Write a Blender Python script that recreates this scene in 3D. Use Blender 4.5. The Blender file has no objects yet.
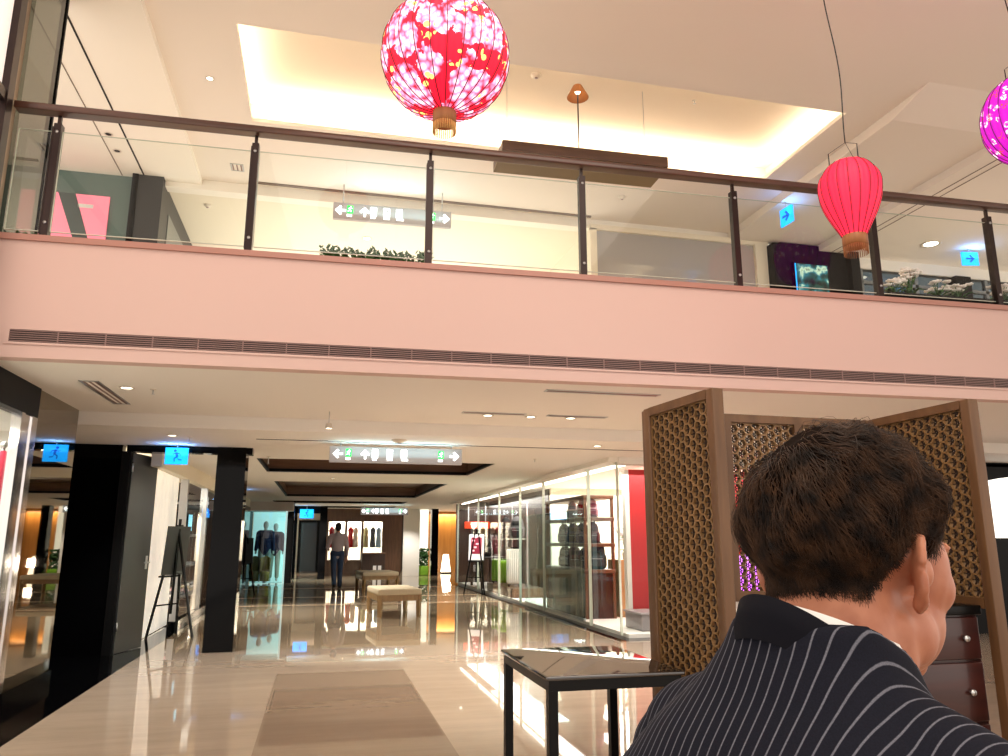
import bpy, math, random
import numpy as np
from mathutils import Vector, Matrix, Euler

random.seed(7)
RNG = np.random.default_rng(7)
SC = bpy.context.scene
COL = SC.collection
PI = math.pi
R = math.radians


def lin(r, g, b):
    f = lambda c: (c / 255) / 12.92 if c / 255 <= .04045 else ((c / 255 + .055) / 1.055) ** 2.4
    return (f(r), f(g), f(b))


# ------------------------------------------------------------------ camera, world, exposure, big lights
cam_data = bpy.data.cameras.new('camera')
cam = bpy.data.objects.new('camera', cam_data)
COL.objects.link(cam)
cam.location = (0, 0, 1.3)
cam.rotation_euler = (R(90 + 12.04), 0, R(-13.44))
cam_data.sensor_fit = 'HORIZONTAL'
cam_data.sensor_width = 36.0
cam_data.lens = 757.0 * 36.0 / 1008.0
cam_data.clip_start = .05
cam_data.clip_end = 200
SC.camera = cam

SC.view_settings.view_transform = 'Standard'
SC.view_settings.look = 'None'
SC.view_settings.gamma = 1
SC.view_settings.exposure = 0.5
SC.view_settings.use_curve_mapping = False
SC.cycles.use_denoising = True
SC.cycles.max_bounces = 10
SC.cycles.diffuse_bounces = 4
SC.cycles.glossy_bounces = 4
SC.cycles.transparent_max_bounces = 16
SC.cycles.caustics_reflective = False
SC.cycles.caustics_refractive = False

world = bpy.data.worlds.new('world')
SC.world = world
world.use_nodes = True
world.node_tree.nodes['Background'].inputs[0].default_value = (*lin(255, 243, 232), 1)
world.node_tree.nodes['Background'].inputs[1].default_value = 1.06


def area(name, loc, size, power, color=(1, .86, .70), direction=(0, 0, -1), size_y=None):
    d = bpy.data.lights.new(name, 'AREA')
    d.energy = power
    d.color = color
    d.size = size
    if size_y:
        d.shape = 'RECTANGLE'
        d.size_y = size_y
    o = bpy.data.objects.new(name, d)
    COL.objects.link(o)
    o.location = loc
    zl = -Vector(direction).normalized()
    xl = Vector((1, 0, 0)) if abs(zl.x) < .9 else Vector((0, 1, 0))
    xl = (xl - zl * xl.dot(zl)).normalized()
    o.rotation_euler = Matrix((xl, zl.cross(xl), zl)).transposed().to_euler()
    return o


def spot(name, loc, power, color=(1, .86, .70), angle=90, direction=(0, 0, -1), radius=.05):
    d = bpy.data.lights.new(name, 'SPOT')
    d.energy = power
    d.color = color
    d.spot_size = R(angle)
    d.spot_blend = .6
    d.shadow_soft_size = radius
    o = bpy.data.objects.new(name, d)
    COL.objects.link(o)
    o.location = loc
    o.rotation_euler = Vector(direction).to_track_quat('-Z', 'Y').to_euler()
    return o


WARM = (1, .91, .79)
CREAM = (1, .95, .89)
WHITE = (1, .97, .92)
area('atrium_light', (1.5, 1.0, 5.9), 5.0, 170, WARM, size_y=5.0)
area('cove_light_far', (2.3, 8.43, 6.07), 6.4, 34, WARM, (0, .25, 1), .10)
area('cove_light_near', (2.3, 6.50, 6.07), 6.4, 12, WARM, (0, -.2, 1), .10)
area('cove_light_left', (-1.08, 7.5, 6.07), .10, 5, WARM, (-.2, 0, 1), 1.6)
area('cove_light_right', (5.66, 7.5, 6.07), .10, 5, WARM, (.2, 0, 1), 1.6)
area('upper_corridor_bounce_fill', (.9, 12.5, 3.7), 4.5, 95, WHITE, (0, 0, 1), 4.5)  # added upward fill for the corridor ceiling, in place of floor bounce
area('right_shop_light', (5.9, 14.5, 2.28), 3.4, 420, WHITE, size_y=9)
area('right_shop_far_light', (5.9, 21.0, 2.28), 3.0, 300, WHITE, size_y=4)
area('left_shop_light', (-3.6, 12.4, 2.3), 2.5, 190, WHITE, size_y=4.0)
area('far_shop_light', (1.6, 30.4, 2.2), 2.4, 170, CREAM, size_y=1.2)
area('far_left_shop_light', (-1.5, 26.3, 2.2), 1.0, 60, (.8, 1, 1), size_y=1.2)

# ------------------------------------------------------------------ materials
MATS = {}


def mat(name, color, rough=.5, metal=0.0, spec=.5, emit=None, strength=0.0, coat=0.0, sss=0.0):
    if name in MATS:
        return MATS[name]
    m = bpy.data.materials.new(name)
    m.use_nodes = True
    b = m.node_tree.nodes['Principled BSDF']
    b.inputs['Base Color'].default_value = (*color, 1)
    b.inputs['Roughness'].default_value = rough
    b.inputs['Metallic'].default_value = metal
    b.inputs['Specular IOR Level'].default_value = spec
    b.inputs['Coat Weight'].default_value = coat
    if sss:
        b.inputs['Subsurface Weight'].default_value = sss
        b.inputs['Subsurface Radius'].default_value = (.012, .005, .003)
    if emit:
        b.inputs['Emission Color'].default_value = (*emit, 1)
        b.inputs['Emission Strength'].default_value = strength
    MATS[name] = m
    return m


class NT:
    """small helper for node trees"""
    def __init__(s, m):
        s.m = m
        s.t = m.node_tree
        s.b = s.t.nodes['Principled BSDF']

    def n(s, kind, **kw):
        nd = s.t.nodes.new(kind)
        for k, v in kw.items():
            setattr(nd, k, v)
        return nd

    def l(s, a, b):
        s.t.links.new(a, b)

    def math(s, op, a, b=None):
        nd = s.n('ShaderNodeMath', operation=op)
        for i, v in enumerate((a, b)):
            if v is None:
                continue
            if isinstance(v, (int, float)):
                nd.inputs[i].default_value = v
            else:
                s.l(v, nd.inputs[i])
        return nd.outputs[0]

    def ramp(s, fac, stops, interp='LINEAR'):
        nd = s.n('ShaderNodeValToRGB')
        nd.color_ramp.interpolation = interp
        e = nd.color_ramp.elements
        while len(e) < len(stops):
            e.new(.5)
        for i, (p, c) in enumerate(stops):
            e[i].position = p
            e[i].color = (*c, 1)
        s.l(fac, nd.inputs[0])
        return nd.outputs[0]

    def mix(s, fac, a, b):
        nd = s.n('ShaderNodeMix', data_type='RGBA')
        for sock, v in ((nd.inputs[0], fac), (nd.inputs[6], a), (nd.inputs[7], b)):
            if isinstance(v, tuple):
                sock.default_value = (*v, 1)
            elif isinstance(v, (int, float)):
                sock.default_value = v
            else:
                s.l(v, sock)
        return nd.outputs[2]

    def coord(s, scale=(1, 1, 1), kind='Object'):
        tc = s.n('ShaderNodeTexCoord')
        mp = s.n('ShaderNodeMapping')
        mp.inputs['Scale'].default_value = scale
        s.l(tc.outputs[kind], mp.inputs[0])
        return mp.outputs[0]

    def noise(s, vec, scale, detail=3):
        nd = s.n('ShaderNodeTexNoise')
        nd.inputs['Scale'].default_value = scale
        nd.inputs['Detail'].default_value = detail
        s.l(vec, nd.inputs['Vector'])
        return nd.outputs[0]


def wood(name, c1, c2, rough=.4, stretch=(1, 1, .12), scale=22, coat=0.0):
    m = mat(name, c1, rough, coat=coat)
    h = NT(m)
    v = h.coord(stretch)
    f = h.noise(v, scale, 5)
    h.l(h.ramp(f, [(.3, c1), (.7, c2)]), h.b.inputs['Base Color'])
    return m


def stone(name, c1, c2, rough=.06, scale=1.6, stretch=(1, 5, 1), spec=.6, coat=0.0):
    m = mat(name, c1, rough, spec=spec, coat=coat)
    h = NT(m)
    v = h.coord(stretch)
    f = h.noise(v, scale, 6)
    f2 = h.noise(v, scale * 9, 3)
    f = h.math('ADD', h.math('MULTIPLY', f, .7), h.math('MULTIPLY', f2, .3))
    h.l(h.ramp(f, [(.32, c1), (.68, c2)]), h.b.inputs['Base Color'])
    return m


def glass(name, tint=(1, 1, 1), ior=1.5, rough=0.0, refl=1.0):
    m = bpy.data.materials.new(name)
    m.use_nodes = True
    t = m.node_tree
    t.nodes.remove(t.nodes['Principled BSDF'])
    tr = t.nodes.new('ShaderNodeBsdfTransparent')
    tr.inputs[0].default_value = (*tint, 1)
    gl = t.nodes.new('ShaderNodeBsdfGlossy')
    gl.inputs['Roughness'].default_value = rough
    gl.inputs[0].default_value = (refl, refl, refl, 1)
    fr = t.nodes.new('ShaderNodeFresnel')
    fr.inputs[0].default_value = ior
    mx = t.nodes.new('ShaderNodeMixShader')
    ge = t.nodes.new('ShaderNodeNewGeometry')       # only the outer face of a pane reflects
    mu = t.nodes.new('ShaderNodeMath')
    mu.operation = 'SUBTRACT'
    mu.use_clamp = True
    t.links.new(fr.outputs[0], mu.inputs[0])
    t.links.new(ge.outputs['Backfacing'], mu.inputs[1])
    t.links.new(mu.outputs[0], mx.inputs[0])
    t.links.new(tr.outputs[0], mx.inputs[1])
    t.links.new(gl.outputs[0], mx.inputs[2])
    t.links.new(mx.outputs[0], t.nodes['Material Output'].inputs[0])
    MATS[name] = m
    return m


def glow(name, color, strength, base=(.8, .8, .8)):
    return mat(name, base, .6, emit=color, strength=strength)


# ceilings and walls
m_ceil_up = mat('upper_ceiling_paint', lin(240, 230, 218), .8)
m_ceil_left = mat('upper_ceiling_cream', lin(250, 243, 230), .8)
m_cove = mat('cove_paint', lin(240, 226, 205), .8)
m_fascia = mat('fascia_paint', lin(214, 184, 174), .7)
m_ceil_low = mat('lower_ceiling_paint', lin(240, 235, 227), .75)
m_cream = mat('cream_wall_paint', lin(240, 230, 208), .7)
m_white = mat('white_paint', lin(238, 234, 226), .6)
m_grille = mat('grille_metal', lin(140, 112, 106), .5)
m_groove = mat('groove_grey', lin(120, 104, 92), .8)
m_dark_gap = mat('dark_gap', lin(30, 24, 22), .8)
m_black = mat('polished_black_stone', lin(5, 5, 6), .06, spec=.12)
m_black_matte = mat('matt_black_paint', lin(8, 8, 8), .5, spec=.15)
m_black_metal = mat('black_metal', lin(7, 7, 7), .3, spec=.2)
m_bronze = mat('bronze_mirror', (.30, .26, .20), .015, metal=1.0)
m_dark_wood = wood('dark_brown_wood', lin(42, 26, 18), lin(60, 38, 26), .35)
m_board = wood('board_wood', lin(78, 54, 40), lin(98, 70, 52), .45, (.12, 1, 1))
m_board_under = mat('board_underside', lin(128, 112, 84), .6)
m_rail = wood('rail_wood', lin(66, 40, 30), lin(92, 58, 44), .32, (.1, 1, 1), 18, .3)
m_post = mat('post_metal', lin(48, 36, 34), .3, metal=.6)
m_tray = wood('tray_wood', lin(104, 74, 50), lin(124, 92, 66), .4, (.1, 1, 1))
m_chrome = mat('chrome', (.82, .80, .80), .12, metal=1)
m_steel = mat('brushed_steel', (.6, .6, .6), .3, metal=1)
m_glass = glass('clear_glass', (.965, .985, .97), 1.36)
m_glass_edge = mat('glass_edge', lin(205, 212, 196), .2)
m_shop_glass = glass('shop_glass', (.97, .985, .975), 1.28)
m_glass_grey = glass('grey_tinted_glass', (.42, .43, .39), 1.5)
m_glass_cyan = glass('pale_blue_glass', (.78, .92, .93), 1.6)
m_glass_dark = glass('dark_glass', (.22, .27, .30), 1.6)
m_frosted = mat('grey_back_painted_glass', lin(176, 172, 170), .06, spec=.6)
m_floor = stone('cream_marble', lin(160, 142, 124), lin(175, 157, 138), .025, 1.4, (.6, 4, 1), .9)
m_floor_inlay = stone('tan_marble', lin(136, 117, 100), lin(147, 128, 110), .03, 2.0, (.6, 5, 1), .8)
m_floor_far = stone('golden_marble', lin(146, 128, 104), lin(168, 148, 122), .025, 1.2, (.6, 3, 1), 1.0)
m_floor_band = stone('pale_marble_band', lin(205, 180, 148), lin(220, 196, 165), .05, 2, (1, 1, 1), .8)
m_floor_up = stone('upper_floor_marble', lin(214, 200, 182), lin(226, 212, 196), .1)

# ------------------------------------------------------------------ mesh building
class MB:
    def __init__(s):
        s.v, s.f, s.mi, s.sm, s.n, s.cur = [], [], [], [], 0, 0

    def add(s, verts, faces, smooth=False):
        verts = np.asarray(verts, float).reshape(-1, 3)
        s.v.append(verts)
        n = s.n
        s.f.extend([tuple(int(i) + n for i in f) for f in faces])
        s.mi.extend([s.cur] * len(faces))
        s.sm.extend([smooth] * len(faces))
        s.n += len(verts)
        return s

    def use(s, i):
        s.cur = i
        return s

    def box(s, x0, x1, y0, y1, z0, z1):
        return s.add([(x0, y0, z0), (x1, y0, z0), (x1, y1, z0), (x0, y1, z0), (x0, y0, z1), (x1, y0, z1), (x1, y1, z1), (x0, y1, z1)],
                     [(0, 3, 2, 1), (4, 5, 6, 7), (0, 1, 5, 4), (1, 2, 6, 5), (2, 3, 7, 6), (3, 0, 4, 7)])

    def rbox(s, x0, x1, y0, y1, z0, z1, r=.02, n=4):
        """box with rounded edges (superellipsoid-like)"""
        r = min(r, (x1 - x0) / 2 * .999, (y1 - y0) / 2 * .999, (z1 - z0) / 2 * .999)
        c = np.array([(x0 + x1) / 2, (y0 + y1) / 2, (z0 + z1) / 2])
        h = np.array([(x1 - x0) / 2 - r, (y1 - y0) / 2 - r, (z1 - z0) / 2 - r])
        nu, nv = 4 * n, 2 * n
        rings = []
        for j in range(nv):
            el = -PI / 2 + PI * (j + .5) / nv if False else (-PI / 2 + (PI / 2) * j / (n - 1) if j < n else (PI / 2) * (j - n) / (n - 1))
            sz = -1 if j < n else 1
            for i in range(nu):
                q = i // n
                a = q * PI / 2 + (PI / 2) * (i % n) / (n - 1)
                sx = 1 if q in (0, 3) else -1
                sy = 1 if q in (0, 1) else -1
                d = np.array([math.cos(a) * math.cos(el), math.sin(a) * math.cos(el), math.sin(el)])
                rings.append(c + h * np.array([sx, sy, sz]) + d * r)
        faces = []
        for j in range(nv - 1):
            for i in range(nu):
                a, b = j * nu + i, j * nu + (i + 1) % nu
                faces.append((a, b, b + nu, a + nu))
        faces.append(tuple(range(nu - 1, -1, -1)))
        faces.append(tuple((nv - 1) * nu + i for i in range(nu)))
        return s.add(rings, faces, True)

    def tube(s, pts, rad, n=10, caps=True, smooth=True, flat=1.0):
        pts = [np.asarray(p, float) for p in pts]
        if isinstance(rad, (int, float)):
            rad = [rad] * len(pts)
        vs = []
        t0 = pts[1] - pts[0]
        up = np.array([0, 0, 1.0]) if abs(t0[2]) < .9 * np.linalg.norm(t0) else np.array([0, 1.0, 0])
        for i, p in enumerate(pts):
            t = pts[min(i + 1, len(pts) - 1)] - pts[max(i - 1, 0)]
            t = t / (np.linalg.norm(t) + 1e-12)
            a = np.cross(up, t)
            a /= np.linalg.norm(a) + 1e-12
            b = np.cross(t, a)
            for k in range(n):
                an = 2 * PI * k / n
                vs.append(p + rad[i] * (a * math.cos(an) + b * math.sin(an) * flat))
        fs = []
        for i in range(len(pts) - 1):
            for k in range(n):
                q, w = i * n + k, i * n + (k + 1) % n
                fs.append((q, w, w + n, q + n))
        if caps:
            fs.append(tuple(range(n - 1, -1, -1)))
            fs.append(tuple((len(pts) - 1) * n + k for k in range(n)))
        return s.add(vs, fs, smooth)

    def bar(s, p, q, w, h=None):
        """square bar between two points"""
        h = h or w
        p, q = np.asarray(p, float), np.asarray(q, float)
        t = (q - p) / np.linalg.norm(q - p)
        up = np.array([0, 0, 1.0]) if abs(t[2]) < .95 else np.array([0, 1.0, 0])
        a = np.cross(up, t)
        a /= np.linalg.norm(a)
        b = np.cross(t, a)
        vs = [c + a * i * w / 2 + b * j * h / 2 for c in (p, q) for i, j in ((-1, -1), (1, -1), (1, 1), (-1, 1))]
        return s.add(vs, [(3, 2, 1, 0), (4, 5, 6, 7), (0, 1, 5, 4), (1, 2, 6, 5), (2, 3, 7, 6), (3, 0, 4, 7)])

    def lathe(s, prof, n=24, c=(0, 0, 0), smooth=True, flute=0.0, nflute=0, ell=(1, 1)):
        vs = []
        for r, z in prof:
            for k in range(n):
                a = 2 * PI * k / n
                rr = r * (1 - flute * abs(math.cos(a * nflute / 2)) ** 3) if flute else r
                vs.append((c[0] + rr * ell[0] * math.cos(a), c[1] + rr * ell[1] * math.sin(a), c[2] + z))
        fs = []
        for i in range(len(prof) - 1):
            for k in range(n):
                a, b = i * n + k, i * n + (k + 1) % n
                fs.append((a, b, b + n, a + n))
        if prof[0][0] > 1e-6:
            pass
        return s.add(vs, fs, smooth)

    def disc(s, c, r, n=20, up=1):
        vs = [(c[0] + r * math.cos(2 * PI * k / n), c[1] + r * math.sin(2 * PI * k / n), c[2]) for k in range(n)]
        return s.add(vs, [tuple(range(n)) if up > 0 else tuple(range(n - 1, -1, -1))])

    def ball(s, c, r, nu=20, nv=12, rot=None):
        r = (r, r, r) if isinstance(r, (int, float)) else r
        vs = []
        for j in range(nv + 1):
            el = -PI / 2 + PI * j / nv
            for i in range(nu):
                a = 2 * PI * i / nu
                p = np.array([r[0] * math.cos(el) * math.cos(a), r[1] * math.cos(el) * math.sin(a), r[2] * math.sin(el)])
                if rot is not None:
                    p = rot @ p
                vs.append(p + np.asarray(c, float))
        fs = [(j * nu + i, j * nu + (i + 1) % nu, (j + 1) * nu + (i + 1) % nu, (j + 1) * nu + i) for j in range(nv) for i in range(nu)]
        return s.add(vs, fs, True)

    def prism(s, poly, origin, ax_u, ax_v, ax_n, depth):
        """2-D polygon extruded along ax_n"""
        o, u, v, w = (np.asarray(a, float) for a in (origin, ax_u, ax_v, ax_n))
        n = len(poly)
        vs = [o + u * a + v * b for a, b in poly] + [o + u * a + v * b + w * depth for a, b in poly]
        fs = [tuple(range(n - 1, -1, -1)), tuple(range(n, 2 * n))] + [(i, (i + 1) % n, n + (i + 1) % n, n + i) for i in range(n)]
        return s.add(vs, fs)

    def plate(s, x0, x1, y0, y1, z, holes=(), down=True):
        xs = sorted({x0, x1, *[h[0] for h in holes], *[h[1] for h in holes]})
        ys = sorted({y0, y1, *[h[2] for h in holes], *[h[3] for h in holes]})
        for i in range(len(xs) - 1):
            for j in range(len(ys) - 1):
                cx, cy = (xs[i] + xs[i + 1]) / 2, (ys[j] + ys[j + 1]) / 2
                if any(h[0] < cx < h[1] and h[2] < cy < h[3] for h in holes):
                    continue
                s.box(xs[i], xs[i + 1], ys[j], ys[j + 1], z, z + .05)
        return s

    def build(s, name, mats, parent=None, loc=None, rotz=0.0):
        me = bpy.data.meshes.new(name)
        v = np.concatenate(s.v) if s.v else np.zeros((0, 3))
        me.from_pydata(v.tolist(), [], s.f)
        if not isinstance(mats, (list, tuple)):
            mats = [mats]
        for m in mats:
            me.materials.append(m)
        me.polygons.foreach_set('material_index', s.mi)
        me.polygons.foreach_set('use_smooth', s.sm)
        me.update()
        o = bpy.data.objects.new(name, me)
        COL.objects.link(o)
        if parent:
            o.parent = parent
        if loc is not None:
            o.location = loc
        o.rotation_euler = (0, 0, rotz)
        return o


def tag(o, label, cat, group=None, kind=None):
    o['label'] = label
    o['category'] = cat
    if group:
        o['group'] = group
    if kind:
        o['kind'] = kind
    return o


def thing(name, label, cat, loc=(0, 0, 0), rotz=0.0, group=None):
    o = bpy.data.objects.new(name, None)
    o.empty_display_size = .1
    COL.objects.link(o)
    o.location = loc
    o.rotation_euler = (0, 0, rotz)
    return tag(o, label, cat, group)


def struct(o, label=None):
    o['kind'] = 'structure'
    if label:
        o['label'] = label
    return o


def dup(root, loc, rotz=None, label=None):
    r = root.copy()
    COL.objects.link(r)
    r.location = loc
    if rotz is not None:
        r.rotation_euler = (0, 0, rotz)
    if label:
        r['label'] = label
    for ch in list(root.children):
        c = ch.copy()
        COL.objects.link(c)
        c.parent = r
        for g in ch.children:
            d = g.copy()
            COL.objects.link(d)
            d.parent = c
    return r


def blob(name, mb, m, voxel, smooth=6, parent=None):
    """union of the closed shapes in mb as one continuous smooth surface"""
    tmp = mb.build('tmp', m)
    md = tmp.modifiers.new('r', 'REMESH')
    md.mode = 'VOXEL'
    md.voxel_size = voxel
    md.use_smooth_shade = True
    if smooth:
        sm = tmp.modifiers.new('s', 'SMOOTH')
        sm.factor = .5
        sm.iterations = smooth
    dg = bpy.context.evaluated_depsgraph_get()
    dg.update()
    me = bpy.data.meshes.new_from_object(tmp.evaluated_get(dg))
    me.name = name
    bpy.data.objects.remove(tmp)
    for p in me.polygons:
        p.use_smooth = True
    o = bpy.data.objects.new(name, me)
    if not me.materials:
        me.materials.append(m)
    COL.objects.link(o)
    if parent:
        o.parent = parent
    return o


def capsule(mb, p, q, r0, r1, n=14, flat=1.0, capn=4):
    p, q = np.asarray(p, float), np.asarray(q, float)
    d = (q - p) / np.linalg.norm(q - p)
    pts, rad = [], []
    for i in range(capn):
        a = PI / 2 * (i / capn)
        pts.append(p - d * r0 * math.cos(a)); rad.append(max(r0 * math.sin(a), r0 * .05))
    for i in range(6):
        t = i / 5
        pts.append(p + (q - p) * t); rad.append(r0 + (r1 - r0) * t)
    for i in range(1, capn + 1):
        a = PI / 2 * (i / capn)
        pts.append(q + d * r1 * math.sin(a)); rad.append(max(r1 * math.cos(a), r1 * .05))
    mb.tube(pts, rad, n, flat=flat)

# ------------------------------------------------------------------ structure: ground floor
BY, BA = 5.78, -.029          # the balcony edge: where it crosses x = 0, and its slight turn
ZS, ZL, ZU, ZC = 2.555, 2.42, 3.455, 6.0   # soffit, lower ceiling, upper floor, upper ceiling


def bal(o):
    o.location = (0, BY, 0)
    o.rotation_euler = (0, 0, BA)
    return o


struct(MB().box(-1.92, 3.88, -3, 10, -.1, 0).build('floor', m_floor), 'cream polished marble floor of the atrium')
struct(MB().box(3.88, 14, -3, 9.72, -.1, 0).build('floor', m_floor), 'cream polished marble floor behind the lattice booth')
struct(MB().box(-.34, .90, 2.6, 8.2, 0, .003).build('floor', m_floor_inlay), 'darker tan marble rectangle set in the cream floor')
struct(MB().box(-1.92, 3.88, 10, 23.2, -.1, 0).build('floor', m_floor_far), 'golden polished marble floor of the corridor')
struct(MB().box(-8, 12, 23.2, 34, -.1, 0).build('floor', m_floor_far), 'golden marble floor at the far end of the corridor')
for y0, y1 in ((16.4, 16.75), (18.6, 18.8), (21.9, 22.3)):
    struct(MB().box(-1.9, 3.86, y0, y1, 0, .003).build('floor', m_floor_band), None)
struct(MB().box(-2.38, -1.92, -3, 23.2, -.1, .001).build('trim_1', m_black), 'black stone border along the left wall')
struct(MB().box(-3.6, -2.38, 8.2, 10.1, -.1, 0).build('floor', m_black), 'black stone floor of the recess')
struct(MB().box(3.88, 4.12, 10, 23.2, -.1, .002).build('trim_2', m_black), 'black stone strip in front of the bag shop')
struct(MB().box(3.88, 14, 9.72, 10, -.1, .002).build('trim_3', m_black), 'black stone strip at the corner of the bag shop')
struct(MB().box(4.12, 9, 10, 23.2, -.1, .05).build('floor', m_white), 'white raised floor of the bag shop')
struct(MB().box(-6, -2.38, 10.1, 23.2, -.1, 0).build('floor', m_floor_far))

# soffit, beam, lower ceiling with its wood-lined trays
struct(bal(MB().box(-2.5, 10, .12, 3.1, ZS, ZS + .06).build('ceiling', m_ceil_low)))
struct(MB().box(-6, 12, 8.25, 8.5, ZL, ZS + .1).build('ceiling', m_ceil_low))
TR = [(-.92, 2.55, 11.2, 13.5), (-.92, 2.55, 15.6, 21.2), (-1.4, 2.6, 23.4, 25.0), (-.9, 2.6, 27.0, 28.6)]
struct(MB().plate(-6, 12, 8.5, 34, ZL, TR).build('ceiling', m_ceil_low), 'cream lower ceiling with recessed trays')
for k, (x0, x1, y0, y1) in enumerate(TR):
    mb = MB().box(x0 - .03, x1 + .03, y0 - .03, y1 + .03, ZL + .27, ZL + .30)
    mb.box(x0 - .03, x0, y0, y1, ZL + .05, ZL + .28).box(x1, x1 + .03, y0, y1, ZL + .05, ZL + .28)
    mb.box(x0, x1, y0 - .03, y0, ZL + .05, ZL + .28).box(x0, x1, y1, y1 + .03, ZL + .05, ZL + .28)
    mb.use(1)
    mb.box(x0, x1, y1 - .06, y1, ZL + .01, ZL + .06).box(x0, x1, y0, y0 + .05, ZL + .01, ZL + .06)
    mb.box(x0, x0 + .04, y0, y1, ZL + .01, ZL + .06).box(x1 - .04, x1, y0, y1, ZL + .01, ZL + .06)
    if k == 1:
        mb.box(x0, x1, 18.1, 18.2, ZL + .2, ZL + .275)
    struct(mb.build('ceiling', [m_tray, m_black_matte]), 'dark wood lining of a ceiling tray')
# slots in the lower ceiling
for x0, x1, y0 in ((-.75, .05, 8.98), (.05, 1.75, 9.02), (1.75, 6, 9.05)):
    struct(MB().box(x0, x1, y0, y0 + .035, ZL - .004, ZL + .01).build('trim_4', m_dark_gap))

# left side wall: bronze mirror, black end wall, header
struct(MB().box(-2.48, -2.38, 7.07, 8.2, .12, ZS).build('wall_left', m_bronze), 'bronze mirror panel on the left wall')
struct(MB().box(-2.50, -2.36, 5.0, 8.22, 0, .12).build('baseboard_left', m_black))
struct(MB().box(-2.48, -2.36, 3.0, 7.07, 2.3, ZS + .02).build('trim_5', m_black_matte), 'dark header above the shop window')
struct(MB().box(-3.6, -2.48, 8.1, 8.2, 0, ZS).build('wall_left', m_black_matte))
struct(MB().box(-3.6, -2.36, 9.95, 10.1, 0, ZL).build('wall_left', m_black), 'black polished stone wall beside the open door')
struct(MB().box(-3.7, -3.6, 8.2, 10.1, 0, ZL).build('wall_left', m_black_matte))
struct(MB().box(-2.31, -.86, 9.93, 10.12, 2.34, ZL).build('trim_6', m_black), 'black header of the side doorway')
struct(MB().box(-2.36, -2.26, 9.93, 10.12, 0, 2.34).build('trim_7', m_black_matte), 'black door jamb')
struct(MB().box(-1.27, -.93, 9.9, 10.25, 0, ZL).build('wall_pillar', m_black), 'black glossy pillar right of the doorway')

# left shop beyond the doorway
struct(MB().box(-5.6, -5.5, 10.1, 23.2, 0, ZL).build('wall_left', m_cream))
struct(MB().box(-2.06, -2.02, 12.6, 16.5, 0.12, 2.2).build('window_1', m_shop_glass), 'glass shop front beyond the doorway')
struct(MB().box(-2.10, -1.98, 10.3, 23.2, 2.2, ZL).build('trim_8', m_cream))
struct(MB().box(-2.10, -1.96, 16.5, 23.2, 0, 2.2).build('wall_left', m_black), 'black glossy wall far down the corridor')
struct(MB().box(-2.10, -1.97, 12.4, 23.2, 0, .12).build('baseboard_left', m_black))
for yy in (12.5, 14.6):
    struct(MB().box(-2.10, -1.99, yy, yy + .09, .12, 2.2).build('trim_9', m_steel))
struct(MB().box(-5.5, -2.1, 16.5, 16.6, 0, ZL).build('wall_left', m_dark_wood))
struct(MB().box(-5.5, -2.45, 10.12, 10.2, 0, ZL).build('wall_left', m_cream))

# right shop: glass front, interior walls
struct(MB().box(3.86, 4.14, 9.9, 23.2, 2.36, ZL).build('trim_10', m_ceil_low), 'cream fascia over the bag shop glass')
struct(MB().box(4.0, 9, 9.86, 10.1, 2.33, ZL).build('trim_10', m_ceil_low))
ys = [9.95, 11.15, 13.6, 15.3, 17.2, 19.6, 22.6]
for a, b in zip(ys[:-1], ys[1:]):
    o = MB().box(3.99, 4.01, a + .012, b - .012, .05, 2.36).build('window_2', m_shop_glass)
    struct(o, 'clear glass pane of the bag shop front')
for yy in ys[1:]:
    struct(MB().box(3.975, 4.025, yy - .007, yy + .007, .05, 2.36).build('trim_11', m_glass_edge))
struct(MB().box(4.01, 7.5, 9.95, 9.965, .05, 2.36).build('window_3', m_shop_glass), 'clear glass pane at the corner of the bag shop')
struct(MB().box(3.985, 4.012, 9.94, 9.967, .05, 2.36).build('trim_11', m_glass_edge))
struct(MB().box(8.9, 9, 10, 23.2, .05, ZL).build('wall_right', m_cream))
struct(MB().box(5.0, 8.9, 16.4, 16.5, .05, ZL).build('wall_right', m_cream), 'cream wall behind the bag shelves')
struct(MB().box(4.02, 8.9, 23.0, 23.1, .05, ZL).build('wall_right', m_dark_wood))
struct(MB().box(4.6, 7.6, 11.0, 11.08, .05, 2.36).build('wall_right', mat('red_wall_paint', lin(190, 24, 28), .35)), 'bright red wall behind the shop corner')
struct(MB().box(4.53, 4.6, 10.98, 11.1, .05, 2.36).build('trim_12', m_white))
for x, w in ((4.14, .05),):
    struct(MB().box(x, x + w, 10.1, 22.8, 2.325, 2.36).build('trim_13', glow('led_strip', lin(255, 244, 225), 4.0)), 'lit strip along the top of the shop glass')

# far end of the corridor
struct(MB().box(-1.02, -.76, 27.3, 27.6, 0, ZL).build('wall_pillar', m_black), 'black pillar at the far left shop')
struct(MB().box(0.0, .24, 26.9, 27.2, 0, ZL).build('wall_pillar', m_black), 'black pillar left of the walking man')
struct(MB().box(-1.0, .24, 27.3, 27.5, 2.18, ZL).build('trim_14', m_black_matte))
struct(MB().box(-8, 0.2, 33.9, 34, 0, ZL).build('wall_far', m_cream))
struct(MB().box(0.1, 12, 33.9, 34, 0, ZL).build('wall_far', m_dark_wood))
mb = MB()
fx = [.24, .95, 1.5, 2.35, 2.55, 3.02]
mb.box(.24, 3.02, 29.3, 29.4, 0, .12).box(.24, 3.02, 29.3, 29.45, 1.95, ZL).box(.24, 3.02, 29.35, 29.4, .12, .55)
for x in (.24, .92, 1.52, 2.3):
    mb.box(x, x + .09, 29.28, 29.42, 0, 1.98)
mb.box(2.38, 3.02, 29.28, 29.42, 0, ZL)
struct(mb.build('wall_far', wood('far_brown_wood', lin(84, 56, 38), lin(104, 72, 50), .35)), 'dark wood shop front at the far end of the corridor')
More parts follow.
